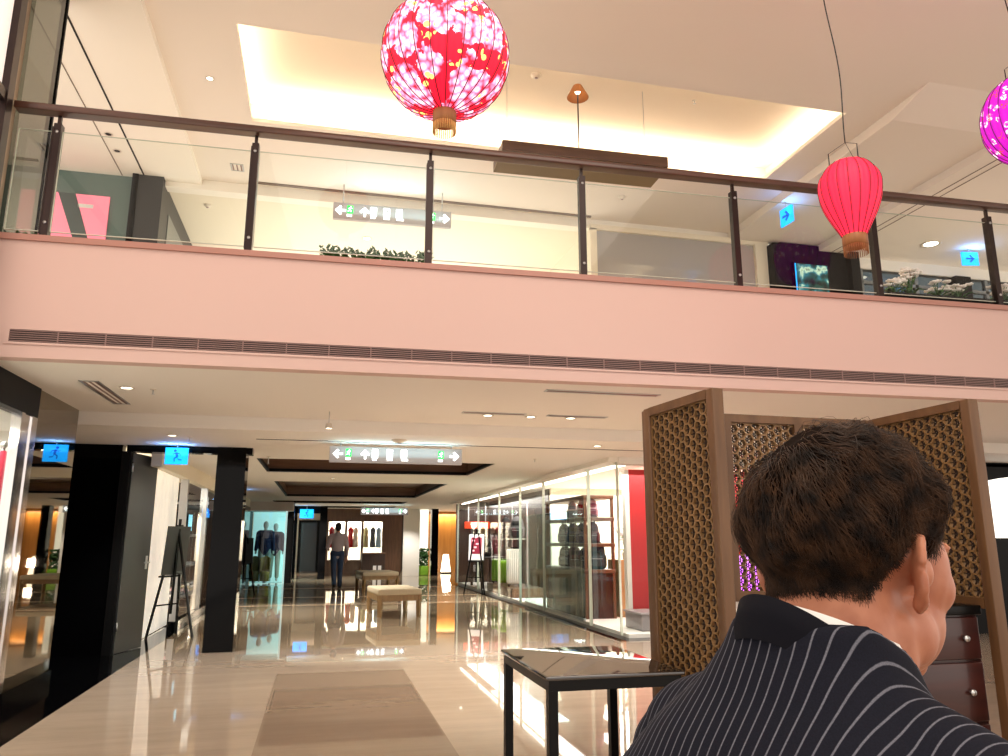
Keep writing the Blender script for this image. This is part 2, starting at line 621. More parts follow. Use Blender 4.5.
mb = MB().box(-.86, -.76, 33.7, 33.9, 0, 2.1).box(-.1, 0, 33.7, 33.9, 0, 2.1).box(-.76, -.1, 33.7, 33.9, 2.0, 2.1)
struct(mb.build('door_1', m_black_matte), 'dark doorway at the far end left of the walking man')
struct(MB().box(-.76, -.1, 33.85, 33.88, 0, 2.0).build('door_2', mat('dim_doorway', lin(60, 64, 66), .2)))
struct(MB().box(.24, 3.02, 31.2, 31.3, 0, ZL).build('wall_far', m_cream))
struct(MB().box(.24, 2.4, 29.33, 29.35, .55, 1.95).build('window_4', m_glass), 'far shop window')
struct(MB().box(3.02, 3.62, 28.6, 28.7, 0, ZL).build('wall_far', m_white), 'pale wall right of the far shop front')
struct(MB().box(3.62, 4.05, 28.62, 28.64, .1, 2.2).build('window_5', m_glass))
struct(MB().box(3.62, 4.05, 29.4, 29.5, 0, ZL).build('wall_far', mat('lit_shop_back', lin(250, 245, 230), .6, emit=lin(250, 245, 230), strength=.9)), 'brightly lit back of the far right shop')
struct(MB().box(4.05, 4.3, 28.5, 28.9, 0, ZL).build('wall_pillar', m_black), 'black pillar left of the gold wall')
m_gold = wood('gold_panel', lin(150, 104, 52), lin(176, 126, 68), .3, (1, 1, .1), 9)
struct(MB().box(4.2, 5.75, 31.5, 31.6, 0, ZL).build('wall_far', m_gold), 'gold panelled wall behind the floor lamp')
struct(MB().box(6.35, 10, 31.5, 31.6, 0, ZL).build('wall_far', m_gold))
struct(MB().box(5.75, 6.35, 31.4, 31.6, 0, ZL).build('wall_far', m_black_matte))
struct(MB().box(9.9, 10, 23.2, 31.5, 0, ZL).build('wall_right', m_dark_wood))
area('gold_wash_light', (5.6, 31.3, 2.3), 2.4, 45, (1, .75, .45), (0, .25, -1), .1)
area('gold_wash_light', (8.0, 31.3, 2.3), 2.4, 45, (1, .75, .45), (0, .25, -1), .1)

# right side behind the booth: dark wall with a lit white alcove
pts = [(9.4, 0.0), (14, 0.0), (14, ZS), (8.2, ZS), (8.2, 0)]
mb = MB()
mb.box(8.2, 9.35, 9.3, 9.4, 0, ZS).box(9.35, 14, 9.3, 9.4, 0, 1.32).box(9.35, 14, 9.3, 9.4, 2.36, ZS)
arch = [(9.35, 2.4)] + [(9.35 + 4.6 * (1 - math.cos(t * PI / 2)), 2.06 + .3 * math.sin(t * PI / 2)) for t in np.linspace(0, 1, 12)]
mb.prism(arch + [(13.95, 2.4)], (0, 9.4, 0), (1, 0, 0), (0, 0, 1), (0, -1, 0), .1)
struct(mb.build('wall_right', m_black_matte), 'dark wall with an arched white opening behind the booth')
struct(MB().box(9.2, 14, 9.9, 10, 0, ZS).build('wall_right', mat('lit_alcove', lin(250, 248, 240), .6, emit=lin(255, 250, 240), strength=1.0)), 'white lit alcove')

# ------------------------------------------------------------------ structure: balcony and upper floor
struct(bal(MB().box(-2.6, 10, 0, .12, ZS, ZU - .03).build('wall_balcony', m_fascia)), 'pinkish cream balcony front')
struct(bal(MB().box(-2.42, 10, -.025, .14, ZU - .03, ZU + .015).build('trim_15', mat('curb_stone', lin(176, 128, 114), .35))), 'pinkish stone curb under the glass balustrade')
struct(bal(MB().box(-2.6, 12, .12, 8, ZU - .1, ZU).build('floor', m_floor_up)))
cv = (-.98, 5.55, 6.62, 8.35)
mb = MB().plate(-1.75, 6.0, -3, 10.02, ZC, [cv])
struct(mb.build('ceiling', m_ceil_up), 'tan cream ceiling over the atrium')
mb = MB().box(cv[0] - .25, cv[1] + .25, cv[2] - .25, cv[3] + .25, 6.36, 6.40)
mb.box(cv[0] - .27, cv[0] - .25, cv[2] - .25, cv[3] + .25, 6.05, 6.38).box(cv[1] + .25, cv[1] + .27, cv[2] - .25, cv[3] + .25, 6.05, 6.38)
mb.box(cv[0] - .25, cv[1] + .25, cv[2] - .27, cv[2] - .25, 6.05, 6.38).box(cv[0] - .25, cv[1] + .25, cv[3] + .25, cv[3] + .27, 6.05, 6.38)
struct(mb.build('ceiling', m_cove), 'lit cove recess in the upper ceiling')
struct(MB().box(-8, -1.75, -3, 10.02, 5.93, 6.05).build('ceiling', m_ceil_left), 'cream ceiling strip on the left')
struct(MB().prism([(5.85, 6.01), (6.45, 5.88), (10.02, 5.88), (10.02, 6.05), (5.2, 6.05)], (6.0, 0, 0), (0, 1, 0), (0, 0, 1), (1, 0, 0), 1.5).build('ceiling', m_ceil_up))
struct(MB().prism([(5.85, 6.01), (6.6, 5.78), (10.02, 5.78), (10.02, 6.05), (5.2, 6.05)], (7.5, 0, 0), (0, 1, 0), (0, 0, 1), (1, 0, 0), 8.5).build('ceiling', m_ceil_up))
struct(MB().plate(6.0, 16, -3, 5.9, ZC).build('ceiling', m_ceil_up))
for x in (-2.45, -2.72):
    struct(MB().box(x, x + (.018 if x > -2.5 else .010), 5.8, 9.98, 5.925, 5.94).build('trim_16', m_dark_gap if x > -2.5 else m_groove))
for x in (7.72, 7.84):
    struct(MB().box(x, x + .012, 6.7, 9.9, 5.775, 5.79).build('trim_16', m_groove))
# upper corridor ceiling and end
struct(MB().box(-2.2, 6.6, 10.02, 10.2, 5.86, 6.05).build('ceiling', m_ceil_left))
struct(MB().box(-2.2, 3.75, 10.2, 16, 5.9, 5.95).build('ceiling', m_cream))
struct(MB().box(-2.2, 3.75, 15.9, 16, ZU, 5.95).build('wall_upper', m_cream))
struct(MB().box(-1.05, 3.7, 9.90, 9.95, 5.985, 6.003).build('trim_17', m_groove))
# upper left wall and pillar, side glass
struct(MB().box(-6, -2.57, 10.0, 10.1, ZU, 5.95).build('wall_upper', mat('teal_wall_paint', lin(96, 116, 110), .5)), 'grey teal wall behind the balcony')
mb = MB().box(-2.57, -2.2, 9.9, 12.6, ZU, 5.94)
mb.use(1).box(-2.2, -2.19, 10.35, 12.4, ZU, 5.6)
struct(mb.build('wall_pillar', [mat('charcoal_paint', lin(52, 52, 54), .45), mat('grey_panel', lin(120, 124, 122), .35)]), 'charcoal pillar at the left of the upper corridor')
struct(MB().box(-2.57, -2.50, 9.88, 9.9, ZU, 5.93).build('trim_18', m_black_matte))
struct(MB().box(-2.40, -2.37, 5.92, 6.52, ZU, 5.93).build('window_6', m_glass_grey), 'grey tinted glass panel at the left end of the balcony')
struct(MB().box(-2.41, -2.36, 6.52, 6.545, ZU, 5.93).build('trim_19', m_black_matte))
mb = MB().box(-2.46, -2.36, 5.66, 5.76, ZS, 5.93).box(-2.44, -2.37, 3, 5.7, 4.42, 4.50)
struct(mb.build('trim_20', m_post), 'brown mullion left of the balcony')
struct(MB().box(-2.46, -2.40, 5.76, 5.92, ZS, 5.93).build('trim_21', mat('beige_metal', lin(150, 132, 112), .4)))
struct(MB().box(-2.46, -2.41, 3, 5.66, 2.6, 5.93).build('wall_left', mat('white_glow_glass', lin(240, 232, 225), .2, emit=lin(255, 240, 230), strength=.5)), 'white glowing glass wall at the upper left edge')  # pane glows by itself, standing in for the lit shop behind it
# upper right: grey glass wall, white frame, black shop front, dark windows
struct(MB().box(3.78, 6.42, 10.0, 10.05, ZU, 5.84).build('wall_upper', m_frosted), 'grey glossy glass wall on the upper floor')
mb = MB().box(3.70, 6.66, 9.96, 10.02, 5.82, 5.90).box(6.42, 6.62, 9.94, 10.05, ZU, 5.84).box(3.70, 3.80, 9.96, 10.06, ZU, 5.84)
struct(mb.build('trim_22', m_cream), 'cream frame round the grey glass wall')
struct(MB().box(3.72, 3.76, 10.05, 13, ZU, 5.9).build('wall_upper', m_cream))
mb = MB().box(6.64, 6.80, 9.80, 10.1, ZU, 5.82).box(6.80, 8.0, 9.86, 10.1, ZU, 5.86).box(7.98, 8.14, 9.75, 10.1, ZU, 5.86)
struct(mb.build('wall_upper', m_black_matte), 'black shop front on the upper floor')
struct(MB().box(8.14, 16, 10.0, 10.02, ZU, 5.6).build('window_7', m_glass_dark), 'dark shop window on the upper right')
struct(MB().box(8.14, 16, 11.6, 11.7, ZU, 5.7).build('wall_upper', mat('dark_shop_interior', lin(40, 40, 39), .7)))
struct(MB().box(8.14, 16, 9.96, 10.1, 5.6, 5.78).build('trim_23', m_white), 'white header over the dark windows')
mb = MB()
for x in (8.3, 9.35, 10.75, 11.9, 13.2):
    mb.box(x, x + .06, 9.97, 10.04, ZU, 5.6)
mb.box(8.14, 16, 9.97, 10.04, 5.35, 5.40)
struct(mb.build('trim_24', mat('grey_window_frame', lin(120, 124, 126), .4)))
struct(MB().box(10.1, 10.4, 9.9, 10.1, ZU, 5.6).build('wall_pillar', m_black_matte))
# ------------------------------------------------------------------ balustrade
t = thing('glass_balustrade', 'glass balcony balustrade with brown handrail and dark posts', 'railing', (0, BY, ZU), BA)
HT = 1.05
MB().rbox(-2.37, 9.0, -.06, .05, HT - .055, HT, .012).build('handrail', m_rail, t)
px = [-2.07, -.64, .75, 2.06, 3.49, 4.90, 6.19, 7.5]
for x in px:
    mb = MB().box(x - .026, x + .026, -.01, .055, 0, HT - .13).box(x - .012, x + .012, .01, .035, HT - .13, HT - .05)
    mb.box(x - .032, x - .026, -.015, .03, .03, HT - .16)
    p = mb.build('post', m_post, t)
    for z in (.12, HT - .2):
        MB().tube([(x, -.012, z), (x, -.018, z)], .012).build('bolt', m_steel, p)
gx = [-2.37] + px + [9.0]
for a, b in zip(gx[:-1], gx[1:]):
    g = MB().box(a + .035, b - .035, .012, .024, .06, HT - .19).build('glass_panel', m_glass, t)
    e = MB().box(a + .035, b - .035, .012, .024, HT - .19, HT - .187).box(a + .035, b - .035, .012, .024, .055, .06)
    e.box(a + .032, a + .035, .012, .024, .06, HT - .19)
    e.build('glass_edge', m_glass_edge, g)

# ------------------------------------------------------------------ air vents
t = thing('air_vent', 'long slatted air vent along the pinkish balcony front', 'vent', (0, BY, 2.712), BA)
x0, x1 = -2.20, 9.5
MB().box(x0 - .03, x1, -.012, 0, -.062, -.046).box(x0 - .03, x1, -.012, 0, .046, .062).box(x0 - .03, x0, -.012, 0, -.05, .05).build('frame', m_fascia, t)
mb = MB().box(x0, x1, -.002, 0, -.047, .047)
mb.use(1)
for k in range(6):
    z = -.038 + k * .0155
    mb.box(x0, x1, -.010, -.002, z - .0035, z + .0035)
for k in range(int((x1 - x0) / .315)):
    xx = x0 + .315 * (k + 1)
    mb.box(xx - .004, xx + .004, -.011, -.002, -.046, .046)
mb.build('slat', [m_dark_gap, m_grille], t)


def ceil_vent(x0, x1, y0, y1, z, label):
    cx, cy = (x0 + x1) / 2, (y0 + y1) / 2
    t = thing('ceiling_vent', label, 'vent', (cx, cy, z))
    w, d = (x1 - x0) / 2, (y1 - y0) / 2
    MB().box(-w, w, -d, -d + .015, -.006, 0).box(-w, w, d - .015, d, -.006, 0).box(-w, -w + .015, -d, d, -.006, 0).box(w - .015, w, -d, d, -.006, 0).build('frame', m_steel, t)
    mb = MB()
    if w > d:
        for k in range(3):
            yy = -d + .03 + k * (2 * d - .06) / 2
            mb.box(-w + .015, w - .015, yy - .008, yy + .008, -.004, -.001)
    else:
        for k in range(3):
            xx = -w + .03 + k * (2 * w - .06) / 2
            mb.box(xx - .008, xx + .008, -d + .015, d - .015, -.004, -.001)
    mb.build('slat', m_grille, t)


ceil_vent(-1.95, -1.80, 6.6, 7.7, ZS, 'narrow air vent in the soffit above the left wall')
ceil_vent(1.83, 2.88, 6.08, 6.18, ZS, 'long air slot in the soffit nearest the lattice screen')
ceil_vent(1.34, 2.0, 7.36, 7.46, ZS, 'short air slot in the soffit above the corridor sign')
ceil_vent(2.23, 2.88, 7.36, 7.46, ZS, 'short air slot in the soffit, right of the other short one')
ceil_vent(-1.34, -1.18, 9.45, 9.65, ZC, 'small air vent in the upper ceiling near the charcoal pillar')


# ------------------------------------------------------------------ small ceiling fittings
m_lens = glow('lamp_lens', lin(255, 245, 220), 6.0)
m_trim = mat('white_trim_ring', lin(225, 215, 200), .4)


def downlight(x, y, z, label, power=8, r=.05, ang=110, lit=True):
    t = thing('downlight', label, 'lamp', (x, y, z), group='ceiling downlights')
    MB().lathe([(r, 0), (r * 1.25, -.004), (r * 1.25, -.008), (r, -.010), (r * .85, -.004)], 16).build('trim_ring', m_trim, t)
    MB().disc((0, 0, -.005), r * .85, 14, -1).build('lens', m_lens if lit else m_dark_gap, t)
    if power:
        s = spot('downlight_beam', (x, y, z - .03), power * (1.45 if z < 3 and y > 8.3 else 1), CREAM if y > 8.3 else WARM, ang)


downlight(-1.64, 6.83, ZS, 'downlight in the soffit beside the left narrow air vent', 90)
downlight(-1.62, 8.87, ZL, 'downlight over the side doorway', 114)
downlight(1.63, 7.54, ZS, 'leftmost of the three downlights beside the short air slots', 133)
downlight(2.09, 7.54, ZS, 'middle of the three downlights beside the short air slots', 133)
downlight(2.52, 7.52, ZS, 'rightmost of the three downlights beside the short air slots', 133)
downlight(3.25, 8.7, ZL, 'downlight just left of the lattice screen top', 133)
downlight(1.0, 10.7, ZL, 'downlight behind the hanging corridor sign', 152)
downlight(.2, 14.6, ZL, 'downlight between the first two wood trays', 152)
downlight(-1.5, 15.0, ZL, 'downlight near the left wall of the corridor', 133)
downlight(3.3, 18.0, ZL, 'downlight near the bag shop, far down the corridor', 133)
downlight(3.1, 27.6, ZL, 'added downlight brightening the pale wall at the corridor end', 120)  # extra lamp added to brighten the pale wall
downlight(.9, 26.0, ZL, 'downlight above the walking man', 152)
downlight(-1.34, 7.58, ZC, 'small downlight in the upper ceiling left of the lit cove', 150, .035)
downlight(-2.62, 8.9, 5.93, 'small brown downlight in the cream ceiling strip, nearer one', 0, .04, lit=False)
downlight(-2.62, 9.3, 5.93, 'small brown downlight in the cream ceiling strip, farther one', 0, .04, lit=False)
downlight(9.0, 9.2, 5.78, 'square white downlight in the upper right ceiling', 220, .12)
downlight(.5, 11.3, 5.9, 'downlight behind the hanging sign on the upper floor', 14, .06)


def detector(x, y, z, label, r=.05):
    t = thing('smoke_detector', label, 'smoke detector', (x, y, z), group='ceiling detectors')
    MB().lathe([(r, 0), (r, -.012), (r * .75, -.022), (r * .5, -.036), (.001, -.038)], 16).build('body', m_trim, t)
    MB().lathe([(r * .3, -.036), (r * .3, -.042), (.001, -.044)], 10).build('sensor', m_grille, t)


detector(.84, 8.7, ZL, 'round detector on the lower ceiling above the corridor sign', .09)
detector(2.1, 7.25, 6.36, 'white cone detector in the lit cove, left of the pole lamp', .06)
detector(3.9, 9.2, ZC, 'white cone detector in the upper ceiling behind the third post', .05)
detector(-1.75, 10.6, 5.9, 'white detector in the upper corridor beside the charcoal pillar', .05)


def sprinkler(x, y, z, label, l=.04):
    t = thing('sprinkler', label, 'sprinkler', (x, y, z), group='ceiling sprinklers')
    MB().lathe([(.028, 0), (.026, -.006), (.008, -.008)], 12).build('escutcheon', m_trim, t)
    MB().tube([(0, 0, -.005), (0, 0, -l)], .006).lathe([(.001, -l), (.018, -l - .003), (.001, -l - .004)], 12).build('head', m_steel, t)


sprinkler(-1.44, 6.87, ZS, 'sprinkler in the soffit right of the left downlight')
sprinkler(-1.46, 9.0, ZL, 'sprinkler beside the downlight over the doorway')
sprinkler(2.93, 10.38, ZL, 'sprinkler in the corridor ceiling right of the hanging sign')
sprinkler(-.73, 10.9, ZL, 'sprinkler left of the first wood tray', .1)
sprinkler(2.3, 6.85, 6.36, 'sprinkler in the lit cove near the big red lantern')
sprinkler(4.05, 7.3, 6.36, 'sprinkler in the lit cove right of the pole lamp')
sprinkler(3.3, 9.3, ZC, 'sprinkler in the upper ceiling left of the grey glass wall')
# hanging track lamp in front of the beam
t = thing('pendant_spot', 'small white spot lamp hanging on a thin rod before the beam', 'lamp', (.04, 7.7, ZS))
MB().tube([(0, 0, 0), (0, 0, -.12)], .004).build('rod', m_steel, t)
MB().lathe([(.001, -.115), (.03, -.12), (.035, -.17), (.03, -.172)], 14).build('lamp_head', m_trim, t)
MB().disc((0, 0, -.168), .03, 14, -1).build('lens', m_lens, t)

# ------------------------------------------------------------------ signs
m_sign_body = mat('sign_grey', lin(150, 142, 138), .4, emit=lin(150, 142, 138), strength=.35)
m_sign_white = glow('sign_white', lin(250, 255, 255), 2.6)
m_sign_green = glow('sign_green', lin(30, 220, 70), 1.6, lin(20, 160, 60))
m_sign_blue = glow('exit_blue', lin(10, 150, 245), 1.7, lin(20, 120, 200))
m_sign_blue2 = mat('exit_figure_blue', lin(4, 66, 150), .5, emit=lin(4, 80, 190), strength=.8)
m_sign_dark = mat('sign_dark_green', lin(10, 90, 40), .5)


def arrow(mb, cx, cz, s, ang, y):
    pts = [(-.5, 0), (-.02, .48), (.14, .36), (-.12, .1), (.5, .1), (.5, -.1), (-.12, -.1), (.14, -.36), (-.02, -.48)]
    c, n = math.cos(ang), math.sin(ang)
    poly = [(cx + s * (a * c - b * n), cz + s * (a * n + b * c)) for a, b in pts]
    # two convex-ish halves
    mb.prism([poly[i] for i in (0, 1, 2, 3)], (0, y, 0), (1, 0, 0), (0, 0, 1), (0, -1, 0), .004)
    mb.prism([poly[i] for i in (0, 6, 7, 8)], (0, y, 0), (1, 0, 0), (0, 0, 1), (0, -1, 0), .004)
    mb.prism([poly[i] for i in (0, 3, 4, 5, 6)], (0, y, 0), (1, 0, 0), (0, 0, 1), (0, -1, 0), .004)


def runner(mb, cx, cz, s, y, flip=1):
    """running figure, height about s"""
    P = lambda a, b: (cx + flip * a * s, y, cz + b * s)
    mb.tube([(P(.10, .36)[0], y, P(.10, .36)[2]), (P(.10, .36)[0], y - .004, P(.10, .36)[2])], s * .10, 10)
    for a, b, w in (((.03, .24), (-.05, -.06), .15), ((.02, .20), (.22, .12), .06), ((.22, .12), (.30, .20), .06), ((.02, .20), (-.20, .16), .06),
                    ((-.20, .16), (-.28, .03), .06), ((-.05, -.06), (.14, -.18), .08), ((.14, -.18), (.12, -.40), .07), ((-.05, -.06), (-.14, -.26), .08), ((-.14, -.26), (-.36, -.28), .07)):
        p, q = P(*a), P(*b)
        mb.bar((p[0], y - .002, p[2]), (q[0], y - .002, q[2]), .004, s * w) if abs(p[0] - q[0]) > abs(p[2] - q[2]) else mb.bar((p[0], y - .002, p[2]), (q[0], y - .002, q[2]), s * w, .004)


def hanging_sign(x0, x1, y, z0, z1, top, label, rotz=0.0):
    W, H = x1 - x0, z1 - z0
    cx = (x0 + x1) / 2
    t = thing('hanging_sign', label, 'sign', (cx, y, z0), rotz)
    MB().rbox(-W / 2, W / 2, -.035, .035, 0, H, .008).build('sign_box', m_sign_body, t)
    for x in (-W * .42, W * .42):
        MB().tube([(x, 0, H), (x, 0, top - z0)], .008).build('hanging_rod', m_steel, t)
    yf = -.0355
    mb = MB()
    f = lambda u: -W / 2 + W * u
    arrow(mb, f(.060), H * .52, H * .60, 0, yf)
    mb.build('left_arrow', m_sign_white, t)
    mb = MB(); arrow(mb, f(.262), H * .52, H * .60, -PI / 2, yf); mb.build('up_arrow', m_sign_white, t)
    mb = MB(); arrow(mb, f(.940), H * .52, H * .60, PI, yf); mb.build('right_arrow', m_sign_white, t)
    for u in (.14, .835):
        g = MB().box(f(u) - H * .17, f(u) + H * .17, yf - .004, yf, H * .36, H * .84).build('exit_symbol', m_sign_green, t)
        mb = MB(); runner(mb, f(u), H * .60, H * .40, yf - .004)
        mb.build('figure', m_sign_white, g)
        MB().box(f(u) - H * .17, f(u) + H * .10, yf - .004, yf, H * .16, H * .29).build('caption', m_sign_white, t)
    for k, u in enumerate((.335, .445, .552)):
        s = MB().box(f(u) - H * .18, f(u) + H * .18, yf - .004, yf, H * .30, H * .86).build('pictogram', m_sign_white, t)
        mb = MB()
        if k == 0:
            for q in (-.09, .08):
                mb.tube([(f(u) + H * q, yf - .004, H * .74), (f(u) + H * q, yf - .007, H * .74)], H * .035)
                mb.box(f(u) + H * q - H * .035, f(u) + H * q + H * .035, yf - .007, yf - .004, H * .42, H * .69)
        elif k == 1:
            mb.box(f(u) - H * .02, f(u) + H * .13, yf - .007, yf - .004, H * .60, H * .72).box(f(u) + H * .06, f(u) + H * .13, yf - .007, yf - .004, H * .38, H * .5)
        else:
            mb.tube([(f(u), yf - .004, H * .62), (f(u), yf - .007, H * .62)], H * .05)
        mb.build('symbol', m_sign_body, s)
        MB().box(f(u) - H * .16, f(u) + H * (.1 + .08 * k), yf - .004, yf, H * .16, H * .25).build('caption', m_sign_white, t)
    area('sign_glow', (cx, y - .13, z0 + .05), W * .9, 2.6, (.5, .88, 1), (0, -.08, 1), .05)
    return t


hanging_sign(.07, 1.66, 9.2, 2.195, 2.385, ZL, 'long grey hanging sign with arrows under the lower corridor ceiling, nearest one')
hanging_sign(-.03, 1.56, 9.7, 5.49, 5.72, ZC, 'long grey hanging sign with arrows on the upper floor', -.03)
hanging_sign(1.30, 2.85, 25.8, 2.10, 2.33, ZL, 'distant hanging sign with arrows far down the lower corridor')


def exit_sign(x, y, z, w, h, label, rotz=0.0, arrow_only=False, top=None, flip=1):
    t = thing('exit_sign', label, 'sign', (x, y, z), rotz)
    MB().rbox(-w / 2, w / 2, -.012, .012, -h / 2, h / 2, .004).build('panel', m_sign_blue, t)
    mb = MB()
    if arrow_only:
        arrow(mb, 0, 0, h * .62, PI, -.0125)
    else:
        runner(mb, 0, 0, h * .86, -.0125, flip)
    mb.build('symbol', m_sign_blue2, t)
    if top:
        MB().tube([(0, 0, h / 2), (0, 0, top - z)], .006).build('hanging_rod', m_steel, t)
    area('exit_glow', (x, y - .07, z), w, 1.2, (.2, .45, 1), (0, -.08, 1), .03)


exit_sign(-1.72, 9.8, 2.285, .26, .2, 'blue running man exit sign over the side doorway', top=ZL, flip=-1)
exit_sign(-.45, 27.1, 2.16, .45, .3, 'distant blue exit sign left of the walking man', top=ZL)
exit_sign(-1.82, 18.4, 2.2, .3, .24, 'blue exit sign seen nearly edge on, far along the left wall', rotz=1.2, top=ZL)
exit_sign(3.1, 33, 2.2, .5, .22, 'tiny blue exit sign at the corridor end', top=ZL)
exit_sign(6.08, 8.6, 5.68, .26, .25, 'blue arrow sign beside the black upper shop front', rotz=-1.5, arrow_only=True, top=5.88)
exit_sign(9.75, 9.25, 5.62, .27, .22, 'blue arrow sign above the upper right dark windows', rotz=-.2, arrow_only=True, top=5.78)

# ------------------------------------------------------------------ lanterns
def fabric(name, base, blossom, blossom2, leaf, scale, amount, strength):
    m = mat(name, base, .7)
    h = NT(m)
    v = h.coord((1, 1, 1))
    vo = h.n('ShaderNodeTexVoronoi')
    vo.inputs['Scale'].default_value = scale
    h.l(v, vo.inputs['Vector'])
    vf = h.n('ShaderNodeTexVoronoi')
    vf.inputs['Scale'].default_value = scale * 4.0
    h.l(v, vf.inputs['Vector'])
    nz = h.noise(v, scale * 1.1, 2)
    nz2 = h.noise(v, scale * 3.0, 3)
    dist = h.math('ADD', vo.outputs['Distance'], h.math('MULTIPLY', h.math('SUBTRACT', nz2, .5), .5))
    inside = h.math('LESS_THAN', dist, amount)
    petals = h.ramp(vf.outputs['Distance'], [(.0, leaf), (.06, blossom), (.30, blossom), (.46, blossom2), (.62, lin(236, 120, 165)), (.85, base)])
    c = h.mix(inside, base, petals)
    yel = h.math('GREATER_THAN', nz, .60)
    c = h.mix(h.math('MULTIPLY', yel, h.math('LESS_THAN', vf.outputs['Distance'], .42)), c, leaf)
    h.l(c, h.b.inputs['Base Color'])
    h.l(c, h.b.inputs['Emission Color'])
    h.b.inputs['Emission Strength'].default_value = strength
    return m


m_f_red = fabric('red_floral_cloth', lin(228, 14, 46), lin(253, 216, 232), lin(248, 168, 204), lin(255, 226, 120), 7, .60, .92)
m_f_purple = fabric('purple_floral_cloth', lin(176, 10, 170), lin(255, 250, 250), lin(250, 230, 245), lin(235, 70, 60), 13, .30, .85)
m_f_plain = mat('red_cloth', lin(240, 25, 60), .6, emit=lin(250, 34, 70), strength=.72)
m_rib = mat('dark_rib', lin(70, 14, 26), .6)
m_bamboo = wood('bamboo', lin(140, 84, 46), lin(180, 120, 70), .5)
m_fringe = mat('fringe_thread', lin(215, 165, 95), .7)
m_inner = glow('lantern_inner', lin(255, 235, 215), 1.3)
m_cable = mat('black_cable', lin(20, 16, 16), .5)


def lantern(x, y, z, prof, nrib, fab, label, bottom_r, bot_h, cable_top, cable_wave=0.0, fringe=m_fringe, collar=m_bamboo, prongs=True):
    """prof: list of (radius, z) from the bottom to the top"""
    t = thing('paper_lantern', label, 'lantern', (x, y, z))
    n = nrib * 6
    shell = MB().lathe(prof, n, flute=.035, nflute=nrib * 2)
    shell.build('shade', fab, t)
    for k in range(nrib):
        a = 2 * PI * (k + .5) / nrib
        pts = [((r * 1.003) * math.cos(a), (r * 1.003) * math.sin(a), zz) for r, zz in prof]
        MB().tube(pts, .0028, 5).build('rib', m_rib, t)
    zb = prof[0][1]
    MB().lathe([(bottom_r, zb + .01), (bottom_r * 1.05, zb), (bottom_r * 1.05, zb - bot_h * .55), (bottom_r * .96, zb - bot_h * .55), (bottom_r * .94, zb + .01)], 28).build('collar', collar, t)
    mb = MB()
    for k in range(34):
        a = 2 * PI * k / 34
        mb.tube([(bottom_r * math.cos(a), bottom_r * math.sin(a), zb - bot_h * .4), (bottom_r * .99 * math.cos(a), bottom_r * .99 * math.sin(a), zb - bot_h)], .003, 4)
    mb.build('fringe', fringe, t)
    MB().disc((0, 0, zb + .02), bottom_r * .9, 20, -1).build('inner_glow', m_inner, t)
    zt = prof[-1][1]
    if prongs:
        for k in range(3):
            a = 2 * PI * k / 3 + .5
            MB().tube([(prof[-1][0] * math.cos(a), prof[-1][0] * math.sin(a), zt - .01), (prof[-1][0] * math.cos(a), prof[-1][0] * math.sin(a), zt + .10)], .004, 6).build('prong', m_cable, t)
        mb = MB()
        for k in range(3):
            a = 2 * PI * k / 3 + .5
            mb.tube([(prof[-1][0] * math.cos(a), prof[-1][0] * math.sin(a), zt + .10), (0, 0, zt + .17)], .0018, 4)
        mb.build('hanger', m_cable, t)
    pts = [(cable_wave * math.sin(q * 7) * (1 - q) * q * 4 - cable_wave * 1.4 * q, 0, zt + .165 + (cable_top - z - zt - .165) * q) for q in np.linspace(0, 1, 24)]
    MB().tube(pts, .0045, 6).build('cable', m_cable, t)
    l = bpy.data.lights.new('lantern_bulb', 'POINT')
    l.energy = 6
    l.color = (1, .35, .38) if fab is not m_f_purple else (.9, .3, .9)
    l.shadow_soft_size = max(p[0] for p in prof)
    lo = bpy.data.objects.new('lantern_bulb', l)
    COL.objects.link(lo)
    lo.location = (x, y, z - .05)
    return t


def ballprof(r, rb, rt, sq=.97, n=22):
    a0, a1 = -math.acos(min(.99, rb / r)), math.acos(min(.99, rt / r))
    return [(r * math.cos(a), r * sq * math.sin(a)) for a in np.linspace(a0, a1, n)]


yl = 3.6 / .88
lantern(.127 * yl + .02, .884 * yl, 1.3 + .623 * yl, ballprof(.345, .058, .09), 24, m_f_red, 'big round red floral lantern hanging at the top of the view', .06, .12, ZC, prongs=False)
bl = []
for q in np.linspace(0, 1, 22):
    if q < .68:
        r = .078 + (.208 - .078) * math.sin(q / .68 * PI / 2) ** 1.12
    else:
        r = .208 * math.cos(((q - .68) / .32) * 1.22) ** .55
    bl.append((r, -.27 + .54 * q))
yb = 4.2 / .795
lantern(.660 * yb, .795 * yb, 1.3 + .437 * yb, bl, 18, m_f_plain, 'plain red balloon shaped lantern with a small basket', .078, .13, ZC, .035, m_bamboo, m_bamboo)
yp = 4.2 / .73
lantern(.868 * yp + .10, .73 * yp - .03, 1.3 + .545 * yp, ballprof(.30, .06, .09, 1.2), 22, m_f_purple, 'purple lantern with white flowers at the right edge', .06, .1, ZC, .02)
lantern(4.75, 3.2, 4.65, ballprof(.30, .06, .09), 20, m_f_plain, 'plain red round lantern beyond the right edge, mirrored in the balcony glass', .06, .1, ZC, .0)
lantern(-.05, 3.1, 5.1, ballprof(.30, .06, .09), 20, m_f_plain, 'plain red round lantern above the view, mirrored in the balcony glass', .06, .1, ZC, .0)

